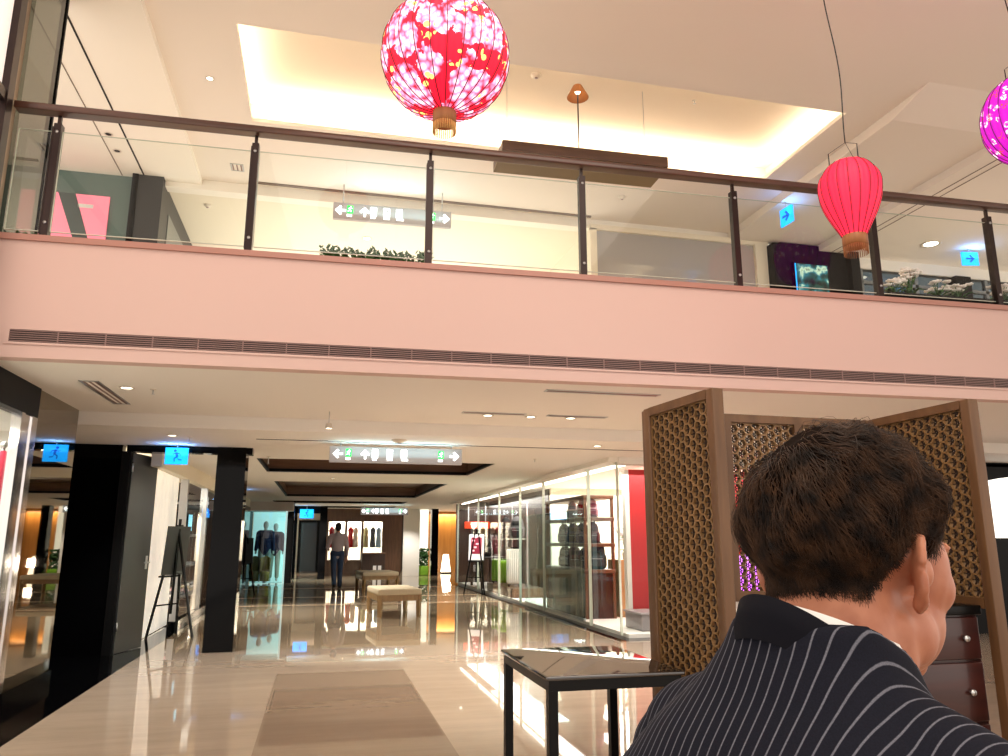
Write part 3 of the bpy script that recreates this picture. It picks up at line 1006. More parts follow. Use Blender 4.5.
# ------------------------------------------------------------------ board and pole lamp behind the rail
t = thing('hanging_board', 'long brown board hanging behind the handrail', 'board', (2.58, 7.2, 5.25), -.03)
MB().rbox(-.92, .92, -.24, -.19, 0, .12, .006).build('front_board', m_board, t)
MB().box(-.92, .92, -.19, .26, .0, .02).build('underside', m_board_under, t)
MB().box(-.92, .92, .22, .26, .02, .11).build('side_board', m_board, t)
for x in (-.92, .88):
    MB().box(x, x + .04, -.19, .22, .02, .11).build('side_board', m_board, t)
for x in (-.8, .8):
    MB().tube([(x, .1, .02), (x, .1, 1.11)], .003, 6).build('hanging_wire', m_steel, t)
t = thing('pole_lamp', 'small amber shaded lamp on a thin pole above the brown board', 'lamp', (2.53, 7.1, 5.27))
MB().lathe([(.001, .012), (.07, .01), (.07, 0)], 20).build('base', m_post, t)
MB().tube([(0, 0, 0), (0, 0, .86)], .008, 8).build('pole', m_post, t)
MB().lathe([(.125, .78), (.050, .92), (.048, .92), (.122, .782)], 28, flute=.04, nflute=28).build('shade', mat('amber_shade', lin(150, 92, 44), .6, emit=lin(190, 110, 50), strength=.15), t)
MB().ball((0, 0, .85), .03, 12, 8).build('bulb', glow('bulb_glow', lin(255, 240, 215), 5.0), t)
# ------------------------------------------------------------------ easels
m_board_back = mat('charcoal_board', lin(62, 66, 64), .5)
m_paper = mat('white_paper', lin(232, 228, 224), .6)
m_poster_red = mat('poster_magenta', lin(128, 22, 48), .5)
m_poster_pale = mat('poster_pale', lin(225, 190, 195), .5)


def easel(loc, rotz, label, front, h=1.55):
    """easel facing local -y; front=True shows the poster side towards local -y"""
    t = thing('easel', label, 'easel', loc, rotz)
    k = h / 1.55
    MB().bar((-.28 * k, -.12 * k, 0), (-.05 * k, .03 * k, 1.5 * k), .03, .022).build('leg', m_black_metal, t)
    MB().bar((.28 * k, -.12 * k, 0), (.05 * k, .03 * k, 1.5 * k), .03, .022).build('leg', m_black_metal, t)
    MB().bar((0, .40 * k, 0), (0, .03 * k, 1.38 * k), .03, .022).build('leg', m_black_metal, t)
    MB().bar((0, .0, .30 * k), (0, .035 * k, 1.58 * k), .035, .02).build('mast', m_black_metal, t)
    MB().bar((-.215 * k, -.075 * k, .42 * k), (.215 * k, -.075 * k, .42 * k), .02).build('crossbar', m_black_metal, t)
    MB().bar((-.17 * k, -.07 * k, .80 * k), (.17 * k, -.07 * k, .80 * k), .07, .025).build('ledge', m_black_metal, t)
    b = MB()
    w, z0, z1 = .22 * k, .82 * k, 1.48 * k
    b.prism([(-w, z0), (w, z0), (w, z1), (-w, z1)], (0, -.085 * k, 0), (1, 0, 0), (0, .075 * k, 1), (0, 1, 0), .018)
    bo = b.build('board', m_board_back, t)
    if front:
        y = -.087 * k
        p = MB().prism([(-w + .015, z0 + .015), (w - .015, z0 + .015), (w - .015, z1 - .015), (-w + .015, z1 - .015)], (0, y, 0), (1, 0, 0), (0, .075 * k, 1), (0, 1, 0), .002).build('poster', m_paper, bo)
        mb = MB().prism([(-w + .07, z0 + .16), (w - .07, z0 + .16), (w - .07, z1 - .08), (-w + .07, z1 - .08)], (0, y - .002, 0), (1, 0, 0), (0, .075 * k, 1), (0, 1, 0), .002)
        mb.use(1)
        for q in range(5):
            u, v = -w + .10 + .05 * (q % 3), z0 + .22 + .08 * q
            mb.prism([(u, v), (u + .07, v), (u + .07, v + .04), (u, v + .04)], (0, y - .003, 0), (1, 0, 0), (0, .075 * k, 1), (0, 1, 0), .001)
        mb.build('picture', [m_poster_red, m_poster_pale], bo)
    return t


easel((-1.94, 11.62, 0), R(238), 'black easel seen from behind in front of the side doorway', True)
easel((3.74, 18.55, 0), R(-35), 'black easel with a framed red poster in front of the bag shop', True, 1.5)
easel((-1.72, 19.7, 0), R(160), 'black easel far along the dark left wall, beyond the glossy pillar', True, 1.4)

# ------------------------------------------------------------------ upholstered benches
m_bench_wood = wood('bench_wood', lin(140, 110, 70), lin(166, 132, 88), .35, (1, 1, .2))
m_bench_pad = mat('bench_pad', lin(206, 190, 160), .8)


def bench(loc, rotz, label, w=.76, l=1.2):
    t = thing('upholstered_bench', label, 'bench', loc, rotz, 'corridor benches')
    MB().rbox(-w / 2, w / 2, 0, l, .36, .47, .03).build('seat_pad', m_bench_pad, t)
    MB().box(-w / 2 + .01, w / 2 - .01, .01, l - .01, .27, .37).build('seat_frame', m_bench_wood, t)
    for x in (-w / 2 + .045, w / 2 - .045):
        for y in (.045, l - .045):
            s = -1 if y < .2 else 1
            MB().tube([(x, y, .36), (x, y, .18), (x, y, .04), (x + (.01 if x > 0 else -.01), y, 0)], [.05, .046, .042, .046], 4, smooth=False).build('leg', m_bench_wood, t)


bench((1.40, 13.5, 0), .10, 'nearer of the two cream padded wooden benches in the corridor')
bench((1.62, 20.6, 0), .10, 'farther of the two cream padded wooden benches, behind the nearer one', .95, 1.3)

# ------------------------------------------------------------------ walking man
m_skin = mat('skin', lin(205, 142, 112), .48, sss=.15)
m_hair = mat('dark_hair', lin(26, 18, 14), .5)
m_shirt_grey = mat('grey_pink_shirt', lin(178, 164, 166), .8)
m_jeans = mat('blue_jeans', lin(44, 62, 88), .8)
m_shoe = mat('dark_shoe', lin(30, 22, 20), .5)


def walker(loc, rotz):
    t = thing('person', 'man walking away down the corridor in a grey shirt and blue jeans', 'person', loc, rotz)
    mb = MB()
    mb.ball((0, .02, 1.62), (.078, .098, .115), 20, 14)
    mb.ball((0, .08, 1.56), (.055, .04, .06), 14, 10)
    mb.ball((0, .125, 1.60), (.014, .02, .02), 10, 8)
    for s in (-1, 1):
        mb.ball((s * .08, .01, 1.60), (.012, .022, .034), 10, 8)
    capsule(mb, (0, .0, 1.54), (0, -.01, 1.42), .055, .06)
    capsule(mb, (0, 0, 1.36), (0, 0, 1.04), .12, .10, flat=.75)
    capsule(mb, (-.17, 0, 1.38), (.17, 0, 1.38), .055, .055)
    # arms: right hanging, left bent
    capsule(mb, (.20, 0, 1.36), (.25, -.04, 1.08), .042, .036); capsule(mb, (.25, -.04, 1.08), (.26, .05, .86), .034, .026)
    capsule(mb, (-.20, 0, 1.36), (-.27, -.02, 1.09), .042, .036); capsule(mb, (-.27, -.02, 1.09), (-.22, .22, 1.04), .034, .026)
    for (w, d, sd) in (((.26, .06, .82), (0, .25, -1), 1), ((-.21, .25, 1.04), (.25, 1, -.1), -1)):
        w, d = np.array(w), np.array(d, float) / np.linalg.norm(d)
        capsule(mb, w, w + d * .07, .03, .034, flat=.5)
        sidev = np.cross(d, (1.0, 0, 0)); sidev /= np.linalg.norm(sidev)
        for k in range(4):
            b = w + d * .085 + sidev * (k - 1.5) * .018
            capsule(mb, b, b + d * (.065, .075, .07, .055)[k] + np.array([-.012 * sd, 0, 0]), .0095, .008, 8)
        b = w + d * .03 + sidev * .032
        capsule(mb, b, b + d * .045 + sidev * .025, .011, .009, 8)
    capsule(mb, (.09, 0, .92), (.10, .06, .50), .07, .05); capsule(mb, (.10, .06, .50), (.09, -.02, .10), .045, .032)
    capsule(mb, (-.09, 0, .92), (-.09, -.06, .50), .07, .05); capsule(mb, (-.09, -.06, .50), (-.09, -.26, .12), .045, .032)
    blob('body', mb, m_skin, .008, 3, t)
    mb = MB()
    mb.ball((0, .0, 1.655), (.088, .105, .10), 20, 14)
    mb.ball((0, -.045, 1.60), (.078, .065, .085), 16, 12)
    blob('hair', mb, m_hair, .009, 2, t)
    mb = MB()
    capsule(mb, (0, 0, 1.33), (0, 0, .93), .165, .16, 24, flat=.68)
    capsule(mb, (-.16, 0, 1.385), (.16, 0, 1.385), .075, .075)
    capsule(mb, (0, -.005, 1.40), (0, -.005, 1.46), .075, .066)
    capsule(mb, (.20, 0, 1.36), (.25, -.04, 1.08), .07, .055); capsule(mb, (.25, -.04, 1.08), (.26, .04, .88), .055, .04)
    capsule(mb, (-.20, 0, 1.36), (-.27, -.02, 1.09), .07, .055); capsule(mb, (-.27, -.02, 1.09), (-.225, .19, 1.045), .055, .04)
    blob('shirt', mb, m_shirt_grey, .012, 4, t)
    mb = MB()
    capsule(mb, (-.07, 0, .93), (.07, 0, .93), .125, .125, flat=.9)
    capsule(mb, (.09, 0, .88), (.10, .06, .50), .10, .07); capsule(mb, (.10, .06, .50), (.09, -.02, .09), .068, .062)
    capsule(mb, (-.09, 0, .88), (-.09, -.06, .50), .10, .07); capsule(mb, (-.09, -.06, .50), (-.09, -.25, .13), .068, .062)
    blob('jeans', mb, m_jeans, .012, 4, t)
    mb = MB(); capsule(mb, (.09, -.05, .045), (.10, .15, .04), .045, .04, flat=.9); blob('shoe', mb, m_shoe, .009, 2, t)
    mb = MB(); capsule(mb, (-.09, -.30, .10), (-.09, -.13, .035), .045, .038, flat=.9); blob('shoe', mb, m_shoe, .009, 2, t)
    return t


walker((.50, 21.5, 0), .12)

# ------------------------------------------------------------------ side door, left shop
t = thing('side_door', 'open dark grey door with a lever handle beside the black wall', 'door', (-2.26, 9.98, 0), R(74))
MB().box(0, .62, -.022, .022, .008, 2.33).build('door_leaf', mat('dark_grey_door', lin(46, 46, 46), .28), t)
mb = MB().tube([(.55, -.022, 1.02), (.55, -.07, 1.02)], .011).tube([(.55, -.065, 1.02), (.43, -.065, 1.02)], .010)
h = mb.build('handle', m_steel, t)
MB().box(.525, .575, -.026, -.02, .94, 1.10).build('handle_plate', m_steel, h)
for z in (.25, 2.1):
    MB().tube([(0, -.028, z), (0, -.028, z + .1)], .010).build('hinge', m_steel, t)

t = thing('light_curtain', 'bright white pleated curtain in the shop beyond the doorway', 'curtain', (-2.23, 10.75, 0))
mb = MB()
n = 90
pts = [(.025 * math.sin(q * 1.7), q * 2.25 / n) for q in range(n + 1)]
vs = [(a, b, .02) for a, b in pts] + [(a, b, 2.25) for a, b in pts] + [(a - .004, b, .02) for a, b in pts] + [(a - .004, b, 2.25) for a, b in pts]
m1 = n + 1
fs = [(i, i + 1, m1 + i + 1, m1 + i) for i in range(n)] + [(2 * m1 + i + 1, 2 * m1 + i, 3 * m1 + i, 3 * m1 + i + 1) for i in range(n)] + [(m1 + i, m1 + i + 1, 3 * m1 + i + 1, 3 * m1 + i) for i in range(n)]
mb.add(vs, fs, True)
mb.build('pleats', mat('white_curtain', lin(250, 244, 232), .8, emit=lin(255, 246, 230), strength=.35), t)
MB().tube([(0, -.02, 2.27), (0, 2.27, 2.27)], .014).build('curtain_rail', m_steel, t)

# shelves with screens inside the left shop
m_screen = mat('monitor_glow', lin(120, 190, 220), .3, emit=lin(130, 205, 235), strength=1.1)
m_shelf_grey = mat('shelf_grey', lin(120, 118, 116), .4)
t = thing('display_shelf', 'grey display shelf with monitors in the shop beyond the doorway', 'shelf', (-2.34, 13.2, 0))
for z in (.35, .85, 1.35, 1.85):
    MB().rbox(-.22, .22, 0, 2.6, z, z + .04, .008).build('shelf_board', m_shelf_grey, t)
for y in (0.0, 2.56):
    MB().box(-.22, -.18, y, y + .04, 0, 2.1).build('upright', m_steel, t)
    MB().box(.18, .22, y, y + .04, 0, 2.1).build('upright', m_steel, t)
MB().box(-.24, -.22, 0, 2.6, 0, 2.1).build('back_panel', m_dark_wood, t)
for k, (y, z, w) in enumerate(((14.1, 1.39, .5), (15.0, 1.39, .45), (14.5, .89, .5))):
    t = thing('monitor', ('lit monitor on the upper shelf nearest the doorway', 'second lit monitor along the upper shelf', 'lit monitor on the lower shelf')[k], 'screen', (-2.28, y - .5, z))
    MB().rbox(-.02, .02, 0, w, .05, .36, .006).build('casing', m_black_matte, t)
    MB().box(.0205, .022, .015, w - .015, .065, .345).build('screen', m_screen, t)
    MB().box(-.06, .06, w / 2 - .1, w / 2 + .1, 0, .012).box(-.012, .012, w / 2 - .02, w / 2 + .02, .012, .08).build('stand', m_black_matte, t)
for k in range(4):
    t = thing('folded_cloth', ('folded grey cloth at the near end of the low shelf', 'second folded cloth of the low shelf', 'third folded cloth of the low shelf', 'folded cloth at the far end of the low shelf')[k], 'clothes', (-2.34, 13.4 + .55 * k, .39), group='folded cloths on the low shelf')
    for q in range(3):
        MB().rbox(-.14, .14, 0, .36, q * .05, q * .05 + .05, .02).build('layer', (m_paper, mat('cloth_grey', lin(130, 130, 135), .8), m_poster_pale, m_bench_pad)[(k + q) % 4], t)

# shop window at the left edge with garments
mb = MB()
mb.box(-2.44, -2.36, 6.95, 7.07, 0, 2.3)
mb.box(-2.42, -2.37, 6.81, 6.95, 0, 2.3)
mb.box(-2.43, -2.36, 6.72, 6.79, 0, 2.3)
struct(mb.build('trim_25', m_chrome), 'chrome frame of the left shop window')
struct(MB().box(-2.41, -2.40, 4.0, 6.72, .1, 2.3).build('window_8', m_glass), 'left shop window')
struct(MB().box(-4.2, -2.48, 7.98, 8.06, 0, 2.3).build('wall_left', m_white))
struct(MB().box(-4.3, -4.2, 3.5, 8.06, 0, 2.4).build('wall_left', m_white))
struct(MB().box(-4.2, -2.49, 3.5, 7.98, 0, .35).build('trim_26', m_white), 'white display floor of the left shop window')
struct(MB().box(-4.2, -2.49, 3.5, 7.98, 2.3, 2.4).build('ceiling', m_white))
area('window_display_light', (-3.1, 6.4, 2.25), .8, 34, WHITE, size_y=2.6)


def garment(loc, rotz, color, label, h=1.0, w=.4, rail=None):
    """draped garment on a stand"""
    t = thing('garment_stand', label, 'clothes', loc, rotz)
    mb = MB()
    prof = [(w * .62, 0), (w * .52, .25 * h), (w * .40, .5 * h), (w * .30, .62 * h), (w * .38, .78 * h), (w * .44, .9 * h), (w * .3, .97 * h), (w * .12, 1.0 * h)]
    mb.lathe([(r, z + .45) for r, z in prof], 40, flute=.07, nflute=18, ell=(1, .6))
    mb.build('dress', mat('cloth_' + label.split()[0], color, .8), t)
    MB().tube([(0, 0, .0), (0, 0, .5 + h)], .012).build('stand_pole', m_steel, t)
    MB().lathe([(.001, .02), (.14, .015), (.14, 0)], 20).build('base', m_steel, t)
    MB().ball((0, 0, .5 + h), .03, 10, 8).build('finial', m_steel, t)
    return t


garment((-2.69, 7.36, .35), 0, lin(224, 60, 84), 'coral dress on a stand beside the chrome window frame', 1.25, .17)
garment((-2.66, 7.02, .35), 0, lin(70, 165, 120), 'green dress on a stand in the left shop window', 1.28, .15)
garment((-2.54, 6.78, .35), 0, lin(60, 150, 215), 'blue dress on a low stand nearest the left window glass', .5, .11)

# ------------------------------------------------------------------ bag shop: shelving, backpacks, cases
m_shelf = wood('shelf_wood', lin(92, 66, 44), lin(112, 84, 58), .4)
m_tan = wood('tan_cabinet', lin(160, 136, 84), lin(176, 150, 96), .4)


def bagshelf(loc, w, d, label, levels, base_h):
    t = thing('display_shelf', label, 'shelf', loc)
    for x in (0, w - .045):
        for y in (0, d - .045):
            MB().box(x, x + .045, y, y + .045, 0, levels[-1]).build('upright', m_shelf, t)
    for z in levels:
        MB().rbox(-.01, w + .01, -.01, d + .01, z - .06, z, .01).build('shelf_board', m_shelf, t)
    MB().box(.02, w - .02, .02, d - .02, 0, base_h).build('base_cabinet', m_dark_wood, t)


SHX, SHY = 4.22, 12.0
lv = [.82, 1.24, 1.66, 2.02]
bagshelf((SHX, SHY, .05), .52, 2.2, 'brown wooden display shelf with backpacks behind the shop glass', [z - .05 for z in lv], .72)
t = thing('tan_cabinet', 'tan cabinet right of the backpack shelf', 'cabinet', (4.86, 12.15, .05))
MB().rbox(0, .42, 0, .5, 0, .92, .01).build('body', m_tan, t)
MB().box(.02, .40, -.012, 0, .05, .44).build('door', m_tan, t)
MB().box(.02, .40, -.012, 0, .48, .88).build('door', m_tan, t)
MB().box(.28, .36, -.016, -.012, .66, .74).build('label_holder', m_paper, t)


def backpack(loc, rotz, c1, c2, label, s=1.0, group='backpacks in the bag shop'):
    t = thing('backpack', label, 'bag', loc, rotz, group)
    ma = mat('bag_%02x%02x%02x' % tuple(int(255 * c) for c in c1), c1, .6)
    mb_ = mat('bag_%02x%02x%02x' % tuple(int(255 * c) for c in c2), c2, .6)
    b = MB()
    b.rbox(-.145 * s, .145 * s, -.08 * s, .08 * s, 0, .22 * s, .06 * s, 5)
    b.ball((0, 0, .24 * s), (.125 * s, .072 * s, .17 * s), 18, 10)
    blob('body', b, ma, .012, 4, t)
    p = MB().rbox(-.105 * s, .105 * s, -.125 * s, -.06 * s, .03 * s, .19 * s, .03 * s).build('pocket', mb_, t)
    MB().box(-.09 * s, .09 * s, -.128 * s, -.124 * s, .145 * s, .152 * s).build('zip', m_steel, p)
    MB().rbox(-.085 * s, .085 * s, -.10 * s, -.055 * s, .235 * s, .32 * s, .03 * s).build('flap', mb_, t)
    MB().tube([(.05 * s * math.cos(a), 0, .38 * s + .06 * s * math.sin(a)) for a in np.linspace(-.2, PI + .2, 9)], .010 * s, 8).build('handle', mb_, t)
    for x in (-.08, .08):
        MB().tube([(x * s, .06 * s, .36 * s), (x * 1.15 * s, .13 * s, .28 * s), (x * 1.25 * s, .14 * s, .16 * s), (x * 1.2 * s, .07 * s, .03 * s)], .014 * s, 8, flat=.6).build('strap', mb_, t)
    return t


BK, GY, RD = lin(22, 22, 24), lin(120, 116, 118), lin(170, 20, 40)
spots = [
    (.26, .16, .82, 1.15, BK, lin(40, 40, 44), 'big black backpack on the lowest shelf facing the corner'),
    (.24, .62, .82, .9, lin(60, 64, 60), BK, 'grey green bag behind the big black backpack'),
    (.22, 1.15, .82, .9, lin(90, 60, 70), BK, 'mauve bag on the lowest shelf, middle'),
    (.22, 1.7, .82, .9, lin(40, 42, 40), GY, 'charcoal bag on the lowest shelf, far end'),
    (.20, .16, 1.24, .86, lin(88, 44, 48), lin(60, 26, 30), 'maroon backpack on the middle shelf'),
    (.22, .70, 1.24, .85, lin(30, 60, 120), lin(20, 40, 90), 'blue backpack on the middle shelf'),
    (.22, 1.2, 1.24, .85, lin(24, 44, 96), BK, 'navy backpack on the middle shelf, second blue one'),
    (.22, 1.75, 1.24, .85, GY, BK, 'grey backpack at the far end of the middle shelf'),
    (.20, .16, 1.66, .74, lin(200, 170, 180), lin(110, 50, 70), 'pink and maroon backpack on the top shelf'),
    (.22, .72, 1.66, .74, lin(225, 220, 222), RD, 'white backpack with a red pocket on the top shelf'),
    (.22, 1.25, 1.66, .74, lin(215, 210, 215), lin(120, 130, 150), 'pale backpack behind the white one on the top shelf'),
]
for dx, dy, z, s, c1, c2, lab in spots:
    backpack((SHX + dx, SHY + dy, z), R(-20), c1, c2, lab, s)

# dark bags further along the glass
t = thing('display_plinth', 'low wooden plinth carrying the suitcases', 'plinth', (4.15, 16.6, .05))
MB().rbox(0, .75, 0, 2.6, 0, .2, .01).build('plinth', m_shelf, t)
struct(MB().box(5.0, 5.05, 16.6, 22.9, .05, ZL).build('wall_right', m_dark_wood), 'dark wood wall behind the suitcases')


def suitcase(loc, rotz, color, label, h=.66, w=.42):
    t = thing('suitcase', label, 'suitcase', loc, rotz, 'suitcases in the bag shop')
    m = mat('case_' + label.split()[0] + label.split()[1], color, .3)
    b = MB().rbox(-w / 2, w / 2, -.12, .12, .05, h, .05)
    for k in range(6):
        x = -w / 2 + .06 + k * (w - .12) / 5
        b.rbox(x - .014, x + .014, -.127, .127, .09, h - .04, .010, 3)
    b.build('shell', m, t)
    MB().box(-w / 2 - .002, w / 2 + .002, -.006, .006, .10, h - .06).build('seam', m_steel, t)
    for x in (-w / 2 + .05, w / 2 - .05):
        for y in (-.09, .09):
            MB().tube([(x - .012, y, .025), (x + .012, y, .025)], .025, 12).build('wheel', m_black_matte, t)
    MB().tube([(-.09, 0, h - .01), (-.09, 0, h + .03), (.09, 0, h + .03), (.09, 0, h - .01)], .008, 8).build('handle', m_black_matte, t)


suitcase((4.38, 17.35, .25), R(-12), lin(226, 228, 220), 'white ribbed suitcase on the wooden plinth', .84, .34)
suitcase((4.32, 18.0, .25), R(-12), lin(140, 190, 40), 'lime green suitcase beside the white suitcase', .56, .36)
suitcase((4.40, 18.85, .25), R(-12), lin(120, 175, 36), 'green suitcase farthest along the plinth', .58, .42)
backpack((4.45, 17.3, 1.32), R(-20), GY, BK, 'grey and black backpack hanging above the white suitcase', 1.25)
backpack((4.42, 18.3, 1.42), R(-20), BK, lin(50, 30, 30), 'black backpack hanging above the green suitcases', 1.0)
backpack((4.35, 20.3, .85), R(-20), BK, BK, 'black holdall on the far display table', 1.2)
backpack((4.40, 21.0, .85), R(-20), lin(40, 40, 42), GY, 'dark grey holdall beside the black holdall', 1.2)
t = thing('display_rack', 'thin steel rack over the suitcases', 'rack', (4.15, 16.6, .25))
MB().box(0, .5, .5, 1.93, 1.05, 1.07).build('shelf_board', m_glass_edge, t)
for y in (.5, 1.9):
    MB().box(.47, .50, y, y + .03, 0, 1.9).build('upright', m_steel, t)
t = thing('display_table', 'dark display table near the far end of the bag shop', 'table', (4.15, 19.9, .05))
MB().rbox(0, .7, 0, 1.6, .74, .8, .01).build('table_top', m_dark_wood, t)
for x in (.05, .65):
    for y in (.05, 1.55):
        MB().box(x - .03, x + .03, y - .03, y + .03, 0, .75).build('leg', m_dark_wood, t)
t = thing('wall_sign', 'orange red lit sign board inside the far end of the bag shop', 'sign', (4.2, 22.6, 1.62))
MB().rbox(0, .75, 0, .04, 0, .2, .008).build('panel', mat('orange_sign', lin(235, 60, 20), .5, emit=lin(235, 60, 20), strength=.9), t)
for x in (.1, .62):
    MB().box(x, x + .03, .012, .028, .2, .75).build('hanging_rod', m_steel, t)
# inner glass display screen with blue tint
t = thing('glass_screen', 'pale blue free standing glass screen inside the bag shop', 'screen', (4.09, 11.7, .05))
MB().box(0, .012, 0, 3.6, 0, 1.72).build('glass_sheet', m_glass_cyan, t)
MB().box(-.01, .022, 0, 3.6, 0, .04).build('base_rail', m_steel, t)
MB().box(0, .012, 0, 3.6, 1.72, 1.728).build('glass_edge', m_glass_edge, t)
# flowers on the tan cabinet
m_petal = mat('pale_petal', lin(235, 228, 232), .6)
m_leaf = mat('leaf_green', lin(50, 92, 40), .6)
m_pot = mat('white_pot', lin(225, 220, 215), .3)


def flowers(name, loc, label, n=14, h=.4, spread=.14, petal=None, seed=0, group=None, pot_r=.06):
    rr = random.Random(seed)
    petal = petal or m_petal
    t = thing(name, label, 'plant', loc, 0, group)
    MB().lathe([(.001, 0), (pot_r * .8, 0), (pot_r, .12), (pot_r * .93, .12), (pot_r * .9, .10), (.001, .10)], 18).build('pot', m_pot, t)
    st, fl, lf = MB(), MB(), MB()
    for k in range(n):
        a, q = rr.uniform(0, 2 * PI), rr.uniform(.2, 1)
        tip = np.array([spread * q * math.cos(a), spread * q * math.sin(a), .12 + h * rr.uniform(.45, 1)])
        st.tube([(0, 0, .1), (tip[0] * .3, tip[1] * .3, tip[2] * .7), tip], .004, 5)
        for p in range(5):
            an = 2 * PI * p / 5 + a
            d = np.array([math.cos(an), math.sin(an), .35])
            fl.ball(tip + d * .022, (.022, .022, .008), 8, 5, np.array(Euler((.5 * math.sin(an), -.5 * math.cos(an), 0)).to_matrix()))
        fl.ball(tip + np.array([0, 0, .005]), .010, 8, 5)
    for k in range(7):
        a = rr.uniform(0, 2 * PI)
        d = np.array([math.cos(a), math.sin(a), 0])
        lf.tube([(0, 0, .1), d * .06 + [0, 0, .16], d * .12 + [0, 0, .17], d * .17 + [0, 0, .13]], [.006, .022, .02, .003], 6, flat=.25)
    st.build('stem', m_leaf, t); fl.build('blossom', petal, t); lf.build('leaf', m_leaf, t)
    return t


flowers('flower_pot', (5.07, 12.35, .97), 'pot of pale flowers on the tan cabinet', 16, .42, .2, seed=3)
# red wall poster and grey plinth at the corner
t = thing('light_box', 'tall framed poster on the red wall', 'poster', (4.98, 10.93, .62))
MB().rbox(0, .62, 0, .05, 0, 1.22, .008).build('frame', m_steel, t)
pm = mat('poster_swirl', lin(200, 60, 40), .3)
h = NT(pm); w = h.n('ShaderNodeTexWave'); w.inputs['Scale'].default_value = 1.2; w.inputs['Distortion'].default_value = 6; w.bands_direction = 'DIAGONAL'
h.l(h.coord(), w.inputs[0]); cc = h.ramp(w.outputs[0], [(.2, lin(60, 10, 20)), (.5, lin(220, 70, 40)), (.8, lin(250, 170, 150))])
h.l(cc, h.b.inputs['Base Color']); h.l(cc, h.b.inputs['Emission Color']); h.b.inputs['Emission Strength'].default_value = .6
MB().box(.03, .59, -.003, 0, .03, 1.19).build('picture', pm, t)
t = thing('grey_plinth', 'grey display plinth on the white floor before the red wall', 'plinth', (4.42, 10.25, .05))
MB().rbox(0, 1.6, 0, .6, 0, .22, .012).build('plinth_body', mat('plinth_grey', lin(140, 132, 134), .3), t)
MB().rbox(-.02, 1.62, -.02, .62, .22, .25, .006).build('plinth_top', mat('plinth_top', lin(168, 160, 162), .2), t)

# ------------------------------------------------------------------ far shops
m_lampshade = glow('floor_lamp_shade', lin(255, 235, 205), 2.6)
t = thing('floor_lamp', 'white tapered floor lamp before the gold wall', 'lamp', (4.92, 30.5, 0))
MB().box(-.2, .2, -.2, .2, 0, .05).build('base', m_black_matte, t)
MB().lathe([(.20, .05), (.11, .72), (.10, .72)], 24).build('shade', m_lampshade, t)
MB().lathe([(.11, .72), (.001, .73)], 24).build('cap', m_lampshade, t)
area('lamp_light', (4.92, 30.2, .5), .3, 12, (1, .85, .65), (0, -1, .2))

# cyan lit vitrine far left
m_vit = mat('pale_cyan_panel', lin(200, 240, 238), .5, emit=lin(205, 240, 236), strength=.5)
struct(MB().box(-2.05, -.95, 25.6, 25.7, 0, 2.3).build('wall_far', m_vit), 'pale blue lit back of the far left shop window')
struct(MB().box(-2.1, -1.0, 24.38, 24.4, 0.02, 2.15).build('window_9', m_glass_cyan), 'far left shop window')
struct(MB().box(-1.02, -.98, 24.36, 25.7, 0, 2.2).build('trim_27', m_vit))
struct(MB().box(-2.1, -.8, 24.3, 25.7, 2.15, ZL).build('trim_28', m_ceil_low))
struct(MB().box(-.98, -.78, 24.7, 25.2, 0, ZL).build('wall_pillar', m_black), 'black pillar right of the pale blue window')
struct(MB().box(-2.4, -2.08, 23.2, 25.7, 0, ZL).build('wall_left', m_black_matte))


def mannequin(loc, rotz, top_c, low_c, label, h=1.7):
    t = thing('mannequin', label, 'mannequin', loc, rotz)
    k = h / 1.7
    mb = MB()
    mb.ball((0, 0, 1.58 * k), (.075 * k, .09 * k, .11 * k), 14, 10)
    capsule(mb, (0, 0, 1.5 * k), (0, 0, 1.38 * k), .045 * k, .05 * k)
    capsule(mb, (0, 0, 1.34 * k), (0, 0, 1.0 * k), .10 * k, .09 * k)
    for s in (-1, 1):
        capsule(mb, (s * .09 * k, 0, .9 * k), (s * .10 * k, 0, .1 * k), .06 * k, .035 * k)
        capsule(mb, (s * .1 * k, -.02 * k, .05 * k), (s * .1 * k, .1 * k, .04 * k), .04 * k, .03 * k)
        capsule(mb, (s * .18 * k, 0, 1.36 * k), (s * .24 * k, 0, .8 * k), .04 * k, .03 * k)
    blob('body', mb, m_pot, .012, 2, t)
    mb = MB()
    capsule(mb, (0, 0, 1.3 * k), (0, 0, .9 * k), .15 * k, .17 * k, flat=.75)
    capsule(mb, (-.15 * k, 0, 1.37 * k), (.15 * k, 0, 1.37 * k), .07 * k, .07 * k)
    for s in (-1, 1):
        capsule(mb, (s * .19 * k, 0, 1.35 * k), (s * .24 * k, 0, .9 * k), .062 * k, .05 * k)
    blob('jacket', mb, mat('clothes_' + label.split()[0], top_c, .8), .014, 3, t)
    mb = MB()
    for s in (-1, 1):
        capsule(mb, (s * .09 * k, 0, .88 * k), (s * .10 * k, 0, .14 * k), .09 * k, .06 * k)
    blob('trousers', mb, mat('legs_' + label.split()[0], low_c, .8), .014, 3, t)


